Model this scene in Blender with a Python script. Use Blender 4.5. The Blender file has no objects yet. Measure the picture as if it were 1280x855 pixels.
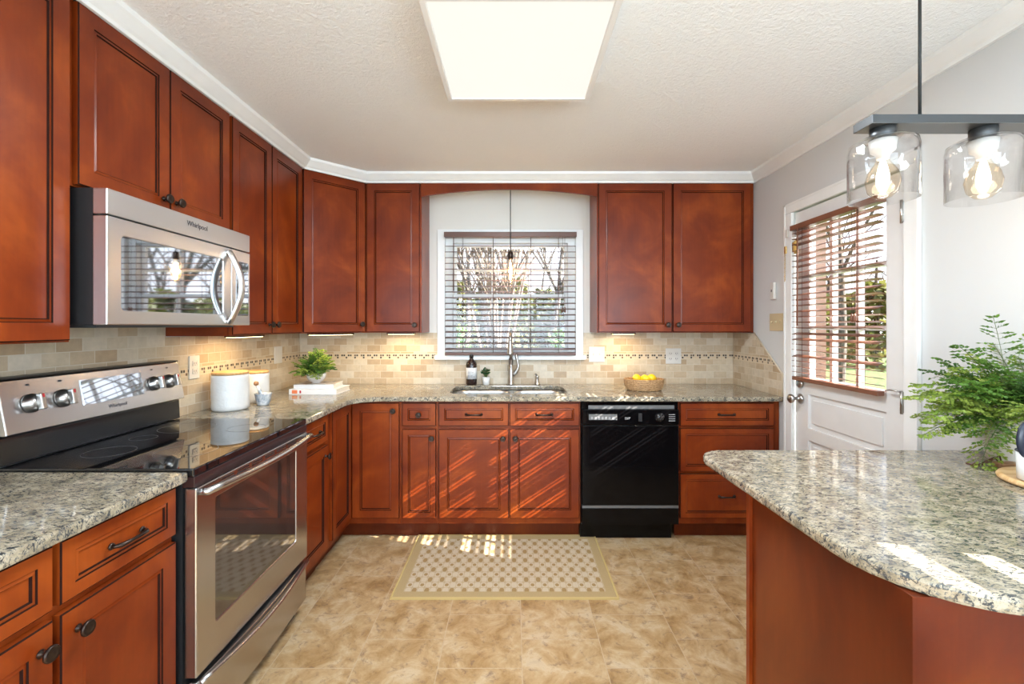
import bpy, bmesh, math, random
from mathutils import Vector, Matrix
random.seed(7)
S = bpy.context.scene
COL = S.collection
PI = math.pi
# ------------------------------------------------------------ camera, world, sun, exposure
cam = bpy.data.cameras.new('camera'); camo = bpy.data.objects.new('camera', cam); COL.objects.link(camo)
camo.location = (0, 0, 1.36); camo.rotation_euler = (PI/2, 0, 0)
cam.sensor_width = 36; cam.lens = 570/1280*36; cam.shift_x = -2/1280; cam.shift_y = -20.5/1280
cam.clip_start = 0.02; cam.clip_end = 300
S.camera = camo
S.view_settings.view_transform = 'Standard'; S.view_settings.look = 'None'
S.view_settings.gamma = 1; S.view_settings.use_curve_mapping = False
S.view_settings.exposure = 0.42
S.cycles.use_denoising = True
S.cycles.max_bounces = 12; S.cycles.diffuse_bounces = 6; S.cycles.glossy_bounces = 5
S.cycles.transparent_max_bounces = 16; S.cycles.sample_clamp_indirect = 6
S.cycles.caustics_reflective = False; S.cycles.caustics_refractive = False
W = bpy.data.worlds.new('sky'); S.world = W; W.use_nodes = True
wn = W.node_tree.nodes; wl = W.node_tree.links
bg = wn['Background']
tc = wn.new('ShaderNodeTexCoord'); sp = wn.new('ShaderNodeSeparateXYZ'); rp = wn.new('ShaderNodeValToRGB')
wl.new(tc.outputs['Generated'], sp.inputs[0]); wl.new(sp.outputs[2], rp.inputs[0]); wl.new(rp.outputs[0], bg.inputs[0])
rp.color_ramp.elements[0].color = (0.95, 0.96, 1.0, 1); rp.color_ramp.elements[1].color = (0.45, 0.65, 1.0, 1)
bg.inputs[1].default_value = 1.8
def add_light(name, kind, loc, energy, color=(1, 1, 1), size=0.1, size_y=None, direction=None):
    l = bpy.data.lights.new(name, kind); l.energy = energy; l.color = color
    o = bpy.data.objects.new(name, l); COL.objects.link(o); o.location = loc
    if kind == 'AREA':
        l.size = size
        if size_y: l.shape = 'RECTANGLE'; l.size_y = size_y
    elif kind == 'SUN': l.angle = math.radians(0.3)
    else: l.shadow_soft_size = size
    if direction: o.rotation_euler = Vector(direction).to_track_quat('-Z', 'Y').to_euler()
    return o
SUN_DIR = (-1.0, 0.325, -0.65)
add_light('sun', 'SUN', (10, -4, 8), 32.0, (1.0, 0.93, 0.84), direction=SUN_DIR)
# added fill lamps behind the camera, tilted up to brighten room and ceiling
add_light('fill_rear', 'AREA', (0.0, -2.9, 1.35), 150, (0.70, 0.85, 1.0), 3.0, 2.1, (0, 1, 1.1))
add_light('fill_side', 'AREA', (1.66, -1.2, 1.5), 70, (0.66, 0.83, 1.0), 1.3, 1.0, (-1, 0.2, 0.9))

# ------------------------------------------------------------ materials
def nt(name):
    m = bpy.data.materials.new(name); m.use_nodes = True
    return m, m.node_tree.nodes, m.node_tree.links, m.node_tree.nodes['Principled BSDF']
def plain(name, c, rough=0.5, metal=0.0, spec=0.5, coat=0.0, emit=None, es=0.0):
    m, n, l, b = nt(name)
    b.inputs['Base Color'].default_value = (*c, 1); b.inputs['Roughness'].default_value = rough
    b.inputs['Metallic'].default_value = metal; b.inputs['Specular IOR Level'].default_value = spec
    b.inputs['Coat Weight'].default_value = coat; b.inputs['Coat Roughness'].default_value = 0.08
    # slight natural variation so that nothing is a dead flat colour
    t = n.new('ShaderNodeTexCoord'); no = n.new('ShaderNodeTexNoise'); no.inputs['Scale'].default_value = 9
    mx = n.new('ShaderNodeMixRGB'); mx.blend_type = 'MULTIPLY'; mx.inputs[0].default_value = 1
    r = n.new('ShaderNodeMapRange'); r.inputs[3].default_value = 0.94; r.inputs[4].default_value = 1.06
    l.new(t.outputs['Object'], no.inputs['Vector']); l.new(no.outputs[0], r.inputs[0])
    mx.inputs[1].default_value = (*c, 1); l.new(r.outputs[0], mx.inputs[2]); l.new(mx.outputs[0], b.inputs['Base Color'])
    if emit:
        b.inputs['Emission Color'].default_value = (*emit, 1); b.inputs['Emission Strength'].default_value = es
    return m
def ramp(n, stops):
    r = n.new('ShaderNodeValToRGB'); e = r.color_ramp.elements
    e[0].position, e[0].color = stops[0][0], (*stops[0][1], 1)
    e[1].position, e[1].color = stops[-1][0], (*stops[-1][1], 1)
    for p, c in stops[1:-1]:
        x = e.new(p); x.color = (*c, 1)
    return r
def mapping(n, l, scale=(1, 1, 1), coord='Object', rot=(0, 0, 0)):
    t = n.new('ShaderNodeTexCoord'); mp = n.new('ShaderNodeMapping')
    mp.inputs['Scale'].default_value = scale; mp.inputs['Rotation'].default_value = rot
    l.new(t.outputs[coord], mp.inputs[0]); return mp
def noise(n, l, vec, scale, detail=6, rough=0.6, dist=0.0):
    x = n.new('ShaderNodeTexNoise'); x.inputs['Scale'].default_value = scale; x.inputs['Detail'].default_value = detail
    x.inputs['Roughness'].default_value = rough; x.inputs['Distortion'].default_value = dist
    l.new(vec, x.inputs['Vector']); return x
def bump(n, l, b, h, strength, dist=0.01):
    x = n.new('ShaderNodeBump'); x.inputs['Strength'].default_value = strength; x.inputs['Distance'].default_value = dist
    l.new(h, x.inputs['Height']); l.new(x.outputs[0], b.inputs['Normal'])
def mixc(n, l, fac, a, b_, mode='MIX'):
    x = n.new('ShaderNodeMixRGB'); x.blend_type = mode
    for i, v in ((0, fac), (1, a), (2, b_)):
        if isinstance(v, (int, float)): x.inputs[i].default_value = v
        elif isinstance(v, tuple): x.inputs[i].default_value = (*v, 1)
        else: l.new(v, x.inputs[i])
    return x
def math_(n, l, op, a, b_=None):
    x = n.new('ShaderNodeMath'); x.operation = op
    for i, v in ((0, a), (1, b_)):
        if v is None: continue
        if isinstance(v, (int, float)): x.inputs[i].default_value = v
        else: l.new(v, x.inputs[i])
    return x.outputs[0]

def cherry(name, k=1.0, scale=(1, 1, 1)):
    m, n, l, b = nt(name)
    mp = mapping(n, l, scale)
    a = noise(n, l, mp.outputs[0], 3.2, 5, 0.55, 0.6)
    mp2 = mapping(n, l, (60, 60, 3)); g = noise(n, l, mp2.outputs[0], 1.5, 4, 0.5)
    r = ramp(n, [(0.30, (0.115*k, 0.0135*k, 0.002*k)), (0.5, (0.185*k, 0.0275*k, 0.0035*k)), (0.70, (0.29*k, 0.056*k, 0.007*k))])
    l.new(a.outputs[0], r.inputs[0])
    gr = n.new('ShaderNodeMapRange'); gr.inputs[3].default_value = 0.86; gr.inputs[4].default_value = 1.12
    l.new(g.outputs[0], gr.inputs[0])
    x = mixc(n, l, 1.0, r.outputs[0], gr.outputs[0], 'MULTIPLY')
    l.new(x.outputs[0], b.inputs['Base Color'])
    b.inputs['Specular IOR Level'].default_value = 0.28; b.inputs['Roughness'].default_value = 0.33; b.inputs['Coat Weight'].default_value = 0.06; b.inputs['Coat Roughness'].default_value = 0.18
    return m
def granite(name):
    m, n, l, b = nt(name)
    mp = mapping(n, l, (1, 1, 1))
    base = noise(n, l, mp.outputs[0], 22, 6, 0.65, 0.5)
    r = ramp(n, [(0.3, (0.16, 0.135, 0.10)), (0.48, (0.31, 0.265, 0.185)), (0.62, (0.46, 0.405, 0.305)), (0.78, (0.29, 0.245, 0.17))])
    l.new(base.outputs[0], r.inputs[0])
    mpd = mapping(n, l, (1.0, 1.9, 1.3), rot=(0, 0, 0.25))
    d = noise(n, l, mpd.outputs[0], 58, 5, 0.7, 1.0)
    rd = ramp(n, [(0.525, (0, 0, 0)), (0.58, (1, 1, 1))]); l.new(d.outputs[0], rd.inputs[0])
    d2 = noise(n, l, mpd.outputs[0], 120, 4, 0.6, 0.6)
    rd2 = ramp(n, [(0.545, (0, 0, 0)), (0.61, (1, 1, 1))]); l.new(d2.outputs[0], rd2.inputs[0])
    x = mixc(n, l, rd2.outputs[0], r.outputs[0], (0.13, 0.13, 0.125))
    y = mixc(n, l, rd.outputs[0], x.outputs[0], (0.05, 0.055, 0.06))
    l.new(y.outputs[0], b.inputs['Base Color'])
    b.inputs['Roughness'].default_value = 0.09; b.inputs['Specular IOR Level'].default_value = 0.6
    return m
def travertine(name, axis):
    # 2 x 4 inch tumbled tiles with a band of small mosaic, u runs along the wall
    m, n, l, b = nt(name)
    t = n.new('ShaderNodeTexCoord'); s = n.new('ShaderNodeSeparateXYZ'); l.new(t.outputs['Object'], s.inputs[0])
    u = s.outputs[axis]; z = s.outputs[2]
    cb = n.new('ShaderNodeCombineXYZ'); l.new(u, cb.inputs[0]); l.new(z, cb.inputs[1])
    br = n.new('ShaderNodeTexBrick')
    for k, v in (('Scale', 1.0), ('Mortar Size', 0.0016), ('Mortar Smooth', 0.2), ('Bias', 0.0), ('Brick Width', 0.102), ('Row Height', 0.0505)):
        br.inputs[k].default_value = v
    br.inputs['Color1'].default_value = (0, 0, 0, 1); br.inputs['Color2'].default_value = (1, 1, 1, 1); br.inputs['Mortar'].default_value = (0.5, 0.5, 0.5, 1)
    l.new(cb.outputs[0], br.inputs['Vector'])
    rb = ramp(n, [(0.0, (0.42, 0.30, 0.185)), (0.35, (0.50, 0.385, 0.26)), (0.7, (0.55, 0.455, 0.33)), (1.0, (0.60, 0.52, 0.41))]); l.new(br.outputs['Color'], rb.inputs[0])
    nn = noise(n, l, t.outputs['Object'], 30, 6, 0.65)
    rn = n.new('ShaderNodeMapRange'); rn.inputs[3].default_value = 0.74; rn.inputs[4].default_value = 1.22; l.new(nn.outputs[0], rn.inputs[0])
    tile = mixc(n, l, 1.0, rb.outputs[0], rn.outputs[0], 'MULTIPLY')
    col = mixc(n, l, br.outputs['Fac'], tile.outputs[0], (0.60, 0.53, 0.42))
    # mosaic band
    c = 0.0165
    zz = math_(n, l, 'DIVIDE', math_(n, l, 'SUBTRACT', z, 1.0905), c)
    uu = math_(n, l, 'DIVIDE', math_(n, l, 'ADD', u, 10.0), c)
    row = math_(n, l, 'FLOOR', zz); cell = math_(n, l, 'FLOOR', uu)
    fu = math_(n, l, 'FRACT', uu); fz = math_(n, l, 'FRACT', zz)
    inside = math_(n, l, 'MULTIPLY', math_(n, l, 'LESS_THAN', math_(n, l, 'ABSOLUTE', math_(n, l, 'SUBTRACT', fu, 0.5)), 0.40),
                   math_(n, l, 'LESS_THAN', math_(n, l, 'ABSOLUTE', math_(n, l, 'SUBTRACT', fz, 0.5)), 0.40))
    up = math_(n, l, 'MULTIPLY', math_(n, l, 'LESS_THAN', math_(n, l, 'ABSOLUTE', math_(n, l, 'SUBTRACT', row, 2.0)), 0.5),
               math_(n, l, 'GREATER_THAN', math_(n, l, 'MODULO', cell, 3.0), 0.5))
    lo = math_(n, l, 'MULTIPLY', math_(n, l, 'LESS_THAN', math_(n, l, 'ABSOLUTE', math_(n, l, 'SUBTRACT', row, 1.0)), 0.5),
               math_(n, l, 'LESS_THAN', math_(n, l, 'MODULO', cell, 4.0), 0.5))
    dark = math_(n, l, 'MULTIPLY', inside, math_(n, l, 'ADD', up, lo))
    inband = math_(n, l, 'MULTIPLY', math_(n, l, 'GREATER_THAN', zz, 0.6), math_(n, l, 'LESS_THAN', zz, 3.4))
    wn_ = n.new('ShaderNodeTexWhiteNoise'); wn_.noise_dimensions = '2D'
    cc = n.new('ShaderNodeCombineXYZ'); l.new(cell, cc.inputs[0]); l.new(row, cc.inputs[1]); l.new(cc.outputs[0], wn_.inputs['Vector'])
    rw = ramp(n, [(0, (0.030, 0.022, 0.016)), (0.5, (0.075, 0.05, 0.035)), (1, (0.16, 0.09, 0.05))]); l.new(wn_.outputs[0], rw.inputs[0])
    bandc = mixc(n, l, inside, (0.60, 0.53, 0.42), (0.60, 0.47, 0.31))
    col2 = mixc(n, l, inband, col.outputs[0], bandc.outputs[0])
    col3 = mixc(n, l, math_(n, l, 'MULTIPLY', dark, inband), col2.outputs[0], rw.outputs[0])
    l.new(col3.outputs[0], b.inputs['Base Color'])
    b.inputs['Roughness'].default_value = 0.42
    inv = math_(n, l, 'SUBTRACT', 1.0, br.outputs['Fac'])
    bump(n, l, b, inv, 0.35, 0.004)
    return m
def floor_mat(name):
    m, n, l, b = nt(name)
    t = n.new('ShaderNodeTexCoord'); s = n.new('ShaderNodeSeparateXYZ'); l.new(t.outputs['Object'], s.inputs[0])
    cb = n.new('ShaderNodeCombineXYZ'); l.new(math_(n, l, 'ADD', s.outputs[1], 0.20), cb.inputs[0])
    l.new(math_(n, l, 'ADD', s.outputs[0], 0.335*20-0.034), cb.inputs[1])
    br = n.new('ShaderNodeTexBrick')
    for k, v in (('Scale', 1.0), ('Mortar Size', 0.0016), ('Mortar Smooth', 0.3), ('Bias', 0.0), ('Brick Width', 0.335), ('Row Height', 0.335)):
        br.inputs[k].default_value = v
    br.inputs['Color1'].default_value = (0, 0, 0, 1); br.inputs['Color2'].default_value = (1, 1, 1, 1)
    l.new(cb.outputs[0], br.inputs['Vector'])
    # each tile shifts the stone pattern
    add = n.new('ShaderNodeVectorMath'); add.operation = 'MULTIPLY_ADD'
    l.new(br.outputs['Color'], add.inputs[0]); add.inputs[1].default_value = (3.1, 5.3, 2.2); l.new(t.outputs['Object'], add.inputs[2])
    a = noise(n, l, add.outputs[0], 7.5, 10, 0.72, 0.5)
    r = ramp(n, [(0.30, (0.22, 0.120, 0.045)), (0.42, (0.37, 0.225, 0.098)), (0.52, (0.46, 0.31, 0.160)), (0.63, (0.54, 0.41, 0.26)), (0.75, (0.44, 0.33, 0.22))])
    l.new(a.outputs[0], r.inputs[0])
    d = noise(n, l, add.outputs[0], 26, 7, 0.72, 0.8)
    rd = ramp(n, [(0.54, (0, 0, 0)), (0.66, (1, 1, 1))]); l.new(d.outputs[0], rd.inputs[0])
    x = mixc(n, l, math_(n, l, 'MULTIPLY', rd.outputs[0], 0.75), r.outputs[0], (0.20, 0.12, 0.075))
    y = mixc(n, l, math_(n, l, 'MULTIPLY', br.outputs['Fac'], 0.5), x.outputs[0], (0.56, 0.47, 0.36))
    l.new(y.outputs[0], b.inputs['Base Color']); b.inputs['Roughness'].default_value = 0.30
    return m
def rug_mat(name):
    m, n, l, b = nt(name)
    t = n.new('ShaderNodeTexCoord'); s = n.new('ShaderNodeSeparateXYZ'); l.new(t.outputs['Object'], s.inputs[0])
    x, y = s.outputs[0], s.outputs[1]
    sx = math_(n, l, 'SINE', math_(n, l, 'MULTIPLY', x, 2*PI/.064)); sy = math_(n, l, 'SINE', math_(n, l, 'MULTIPLY', y, 2*PI/.100))
    p = math_(n, l, 'MULTIPLY', sx, sy)
    f = math_(n, l, 'GREATER_THAN', math_(n, l, 'ABSOLUTE', p), 0.13); g = math_(n, l, 'LESS_THAN', math_(n, l, 'ADD', p, math_(n, l, 'MULTIPLY', sx, 0.25)), -0.42)
    inx = math_(n, l, 'LESS_THAN', math_(n, l, 'ABSOLUTE', x), 0.515); iny = math_(n, l, 'LESS_THAN', math_(n, l, 'ABSOLUTE', y), 0.285)
    ins = math_(n, l, 'MULTIPLY', inx, iny)
    c1 = mixc(n, l, f, (0.43, 0.32, 0.185), (0.52, 0.415, 0.29))
    c2 = mixc(n, l, g, c1.outputs[0], (0.32, 0.20, 0.075))
    c3 = mixc(n, l, ins, (0.40, 0.285, 0.135), c2.outputs[0])
    nn = noise(n, l, t.outputs['Object'], 260, 2, 0.5)
    rn = n.new('ShaderNodeMapRange'); rn.inputs[3].default_value = 0.86; rn.inputs[4].default_value = 1.12; l.new(nn.outputs[0], rn.inputs[0])
    c4 = mixc(n, l, 1.0, c3.outputs[0], rn.outputs[0], 'MULTIPLY')
    l.new(c4.outputs[0], b.inputs['Base Color']); b.inputs['Roughness'].default_value = 0.9
    bump(n, l, b, nn.outputs[0], 0.3, 0.003)
    return m
def steel(name, c=(0.60, 0.585, 0.57), rough=0.27, axis=2):
    m, n, l, b = nt(name)
    sc = [2, 2, 2]; sc[axis] = 500
    mp = mapping(n, l, tuple(sc)); nn = noise(n, l, mp.outputs[0], 1.0, 3, 0.5)
    r = n.new('ShaderNodeMapRange'); r.inputs[3].default_value = rough-0.02; r.inputs[4].default_value = rough+0.02
    l.new(nn.outputs[0], r.inputs[0]); l.new(r.outputs[0], b.inputs['Roughness'])
    b.inputs['Base Color'].default_value = (*c, 1); b.inputs['Metallic'].default_value = 1
    b.inputs['Anisotropic'].default_value = 0.3
    return m
def paint(name, c, rough=0.55, bs=0.0, bscale=120):
    m, n, l, b = nt(name)
    t = n.new('ShaderNodeTexCoord'); nn = noise(n, l, t.outputs['Object'], bscale, 4, 0.6)
    b.inputs['Base Color'].default_value = (*c, 1); b.inputs['Roughness'].default_value = rough
    if bs: bump(n, l, b, nn.outputs[0], bs, 0.01)
    return m
def thin_glass(name, tint=(1, 1, 1), refl=1.0):
    m, n, l, b = nt(name); n.remove(b)
    out = n['Material Output']; tr = n.new('ShaderNodeBsdfTransparent'); gl = n.new('ShaderNodeBsdfGlossy'); fr = n.new('ShaderNodeLayerWeight')
    tr.inputs[0].default_value = (*tint, 1); gl.inputs['Roughness'].default_value = 0.02; fr.inputs[0].default_value = 0.5
    mx = n.new('ShaderNodeMixShader'); l.new(math_(n, l, 'ADD', math_(n, l, 'MULTIPLY', math_(n, l, 'POWER', fr.outputs['Facing'], 4.0), 0.75*refl), 0.035*refl), mx.inputs[0])
    l.new(tr.outputs[0], mx.inputs[1]); l.new(gl.outputs[0], mx.inputs[2]); l.new(mx.outputs[0], out.inputs[0])
    return m
def leaf_mat(name, c1, c2, scale=12):
    m, n, l, b = nt(name)
    t = n.new('ShaderNodeTexCoord'); nn = noise(n, l, t.outputs['Object'], scale, 4, 0.6)
    r = ramp(n, [(0.35, c1), (0.68, c2)]); l.new(nn.outputs[0], r.inputs[0]); l.new(r.outputs[0], b.inputs['Base Color'])
    b.inputs['Roughness'].default_value = 0.5
    tl = n.new('ShaderNodeBsdfTranslucent'); l.new(r.outputs[0], tl.inputs[0])
    mx = n.new('ShaderNodeMixShader'); mx.inputs[0].default_value = 0.35
    l.new(b.outputs[0], mx.inputs[1]); l.new(tl.outputs[0], mx.inputs[2]); l.new(mx.outputs[0], n['Material Output'].inputs[0])
    return m
def twotone(name, c1, c2, scale, rough=0.6, stretch=(1, 1, 1), lo=0.4, hi=0.6):
    m, n, l, b = nt(name)
    mp = mapping(n, l, stretch); nn = noise(n, l, mp.outputs[0], scale, 6, 0.6, 0.3)
    r = ramp(n, [(lo, c1), (hi, c2)]); l.new(nn.outputs[0], r.inputs[0]); l.new(r.outputs[0], b.inputs['Base Color'])
    b.inputs['Roughness'].default_value = rough
    return m

M = dict(
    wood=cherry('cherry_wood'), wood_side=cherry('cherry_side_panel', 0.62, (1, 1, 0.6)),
    glaze_shade=plain('dark_glaze_gap_shade', (0.018, 0.006, 0.004), 0.85, 0, 0.1),
    granite=granite('speckled_granite'), tile_x=travertine('travertine_tile_back', 0), tile_y=travertine('travertine_tile_side', 1),
    floor=floor_mat('vinyl_stone_floor'), rug=rug_mat('woven_rug'), rug_edge=plain('rug_binding', (0.52, 0.38, 0.15), 0.85),
    wall=paint('wall_paint', (0.61, 0.62, 0.625), 0.5, 0.03), alcove=paint('alcove_paint', (0.70, 0.675, 0.635), 0.5),
    ceiling=paint('textured_ceiling', (0.85, 0.88, 0.90), 0.8, 0.55, 75), trim=plain('white_trim', (0.80, 0.81, 0.81), 0.32),
    door=plain('door_paint', (0.74, 0.745, 0.745), 0.3),
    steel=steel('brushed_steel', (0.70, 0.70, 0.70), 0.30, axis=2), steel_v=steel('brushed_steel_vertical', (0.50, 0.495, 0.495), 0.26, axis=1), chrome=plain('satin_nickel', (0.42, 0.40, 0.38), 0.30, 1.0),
    bronze=plain('oil_rubbed_bronze', (0.045, 0.030, 0.024), 0.32, 0.8), black=plain('black_enamel', (0.012, 0.012, 0.013), 0.12),
    black_glass=plain('black_glass', (0.006, 0.006, 0.007), 0.02, 0, 0.9), dw_black=plain('dishwasher_black', (0.003, 0.003, 0.0035), 0.10, 0, 0.22), oven_glass=plain('oven_glass', (0.03, 0.025, 0.022), 0.03, 0.0, 1.0, 0.6),
    mirror_glass=plain('microwave_window_glass', (0.50, 0.53, 0.56), 0.03, 1.0),
    dark=plain('black_plastic', (0.015, 0.015, 0.016), 0.4), grey=plain('grey_plastic', (0.13, 0.13, 0.13), 0.4),
    white_plastic=plain('white_plastic', (0.62, 0.60, 0.57), 0.35), almond=plain('almond_plastic', (0.55, 0.45, 0.28), 0.3),
    brass=plain('brass', (0.70, 0.48, 0.18), 0.3, 1.0),
    blind=plain('brown_wood_blind', (0.10, 0.040, 0.026), 0.38), blind_red=plain('reddish_blind_slat', (0.19, 0.075, 0.042), 0.38), cordm=plain('brown_cord', (0.08, 0.035, 0.025), 0.8),
    pane=thin_glass('window_glass'), shade=thin_glass('lamp_glass', (0.97, 0.97, 0.97), 1.3),
    bulb_glass=thin_glass('bulb_glass', (1, 0.93, 0.82), 1.0),
    gunmetal=plain('dark_grey_metal', (0.10, 0.105, 0.11), 0.35, 0.7), black_cord=plain('black_cord', (0.01, 0.01, 0.01), 0.6),
    ceramic=paint('white_ceramic', (0.66, 0.655, 0.64), 0.35, 0.25, 45), ceramic_s=plain('smooth_white_ceramic', (0.68, 0.675, 0.66), 0.2),
    bamboo=twotone('bamboo_lid', (0.52, 0.27, 0.09), (0.66, 0.38, 0.15), 4, 0.45, (1, 30, 1)),
    board=twotone('pale_wood_board', (0.55, 0.33, 0.14), (0.72, 0.50, 0.27), 3, 0.45, (1, 25, 1)),
    board_dark=twotone('brown_wood_handle', (0.30, 0.15, 0.07), (0.45, 0.26, 0.13), 4, 0.5, (1, 20, 1)),
    marble=twotone('grey_marble', (0.20, 0.25, 0.31), (0.72, 0.74, 0.76), 16, 0.25), 
    wicker=twotone('woven_wicker', (0.30, 0.15, 0.06), (0.60, 0.38, 0.19), 90, 0.7, (1, 1, 3)),
    lemon=paint('lemon_skin', (0.95, 0.62, 0.015), 0.4, 0.15, 160), bottle=plain('dark_amber_bottle', (0.022, 0.010, 0.008), 0.12, 0, 0.6),
    label=plain('paper_label', (0.72, 0.72, 0.72), 0.6), ink=plain('label_ink', (0.05, 0.05, 0.06), 0.6), red=plain('red_mark', (0.45, 0.02, 0.03), 0.5),
    text_grey=plain('faded_print', (0.33, 0.33, 0.34), 0.5), 
    fern=leaf_mat('fern_green', (0.04, 0.12, 0.02), (0.16, 0.32, 0.04)), fern_lit=leaf_mat('fern_green_lit', (0.21, 0.34, 0.045), (0.38, 0.46, 0.09)),  # second fern colour is a brighter copy, painting light into random fronds
    succ=leaf_mat('succulent_green', (0.035, 0.13, 0.05), (0.10, 0.26, 0.08)), stem=plain('green_stem', (0.10, 0.15, 0.04), 0.6), soil=plain('potting_soil', (0.04, 0.025, 0.015), 0.9),
    paper=twotone('book_pages', (0.66, 0.62, 0.55), (0.80, 0.77, 0.70), 6, 0.7, (1, 1, 60)), cover_w=plain('white_book_cover', (0.76, 0.76, 0.77), 0.35), cover_g=plain('pale_grey_book_cover', (0.62, 0.64, 0.67), 0.35),
    cover_photo=twotone('printed_book_cover', (0.10, 0.05, 0.04), (0.62, 0.55, 0.50), 18, 0.3), orange=plain('orange_spine_print', (0.75, 0.22, 0.10), 0.4),
    ribbed=paint('off_white_planter', (0.66, 0.62, 0.56), 0.6), navy=plain('navy_enamel', (0.012, 0.016, 0.035), 0.3), leather=plain('brown_leather', (0.10, 0.035, 0.02), 0.6),
    enamel=plain('white_enamel', (0.80, 0.82, 0.84), 0.15),
    panel=plain('light_diffuser', (0.12, 0.12, 0.11), 0.5, emit=(1.0, 0.965, 0.89), es=0.68),
    uc=plain('under_cabinet_lens', (0.9, 0.8, 0.6), 0.4, emit=(1.0, 0.72, 0.34), es=6.0),
    filament=plain('glowing_filament', (1, 0.8, 0.5), 0.5, emit=(1.0, 0.62, 0.25), es=120.0), frost=plain('frosted_bulb', (0.9, 0.9, 0.88), 0.4, emit=(1.0, 0.90, 0.76), es=12.0),
    oven_in=plain('oven_cavity', (0.02, 0.018, 0.017), 0.5), ringm=plain('burner_ring_print', (0.10, 0.10, 0.105), 0.3),
    grass=twotone('lawn', (0.045, 0.095, 0.015), (0.10, 0.16, 0.04), 9, 0.9), leaves_ground=twotone('leaf_litter', (0.20, 0.13, 0.07), (0.34, 0.25, 0.16), 7, 0.9),
    drive=twotone('pale_driveway', (0.18, 0.17, 0.155), (0.24, 0.23, 0.21), 5, 0.9), bark=twotone('grey_bark', (0.035, 0.030, 0.026), (0.13, 0.115, 0.10), 9, 0.9, (3, 3, 0.6)),
    pale_bark=twotone('pale_smooth_bark', (0.12, 0.095, 0.07), (0.26, 0.22, 0.18), 9, 0.8), evergreen=leaf_mat('evergreen_foliage', (0.05, 0.07, 0.012), (0.20, 0.20, 0.055), 1.5),
    bush=leaf_mat('bush_foliage', (0.05, 0.16, 0.02), (0.16, 0.30, 0.05), 6), porch=plain('porch_post_paint', (0.085, 0.042, 0.028), 0.6), siding=plain('exterior_siding', (0.5, 0.48, 0.45), 0.7),
    sign=plain('pale_blue_sign', (0.30, 0.42, 0.60), 0.5),
)

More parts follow.
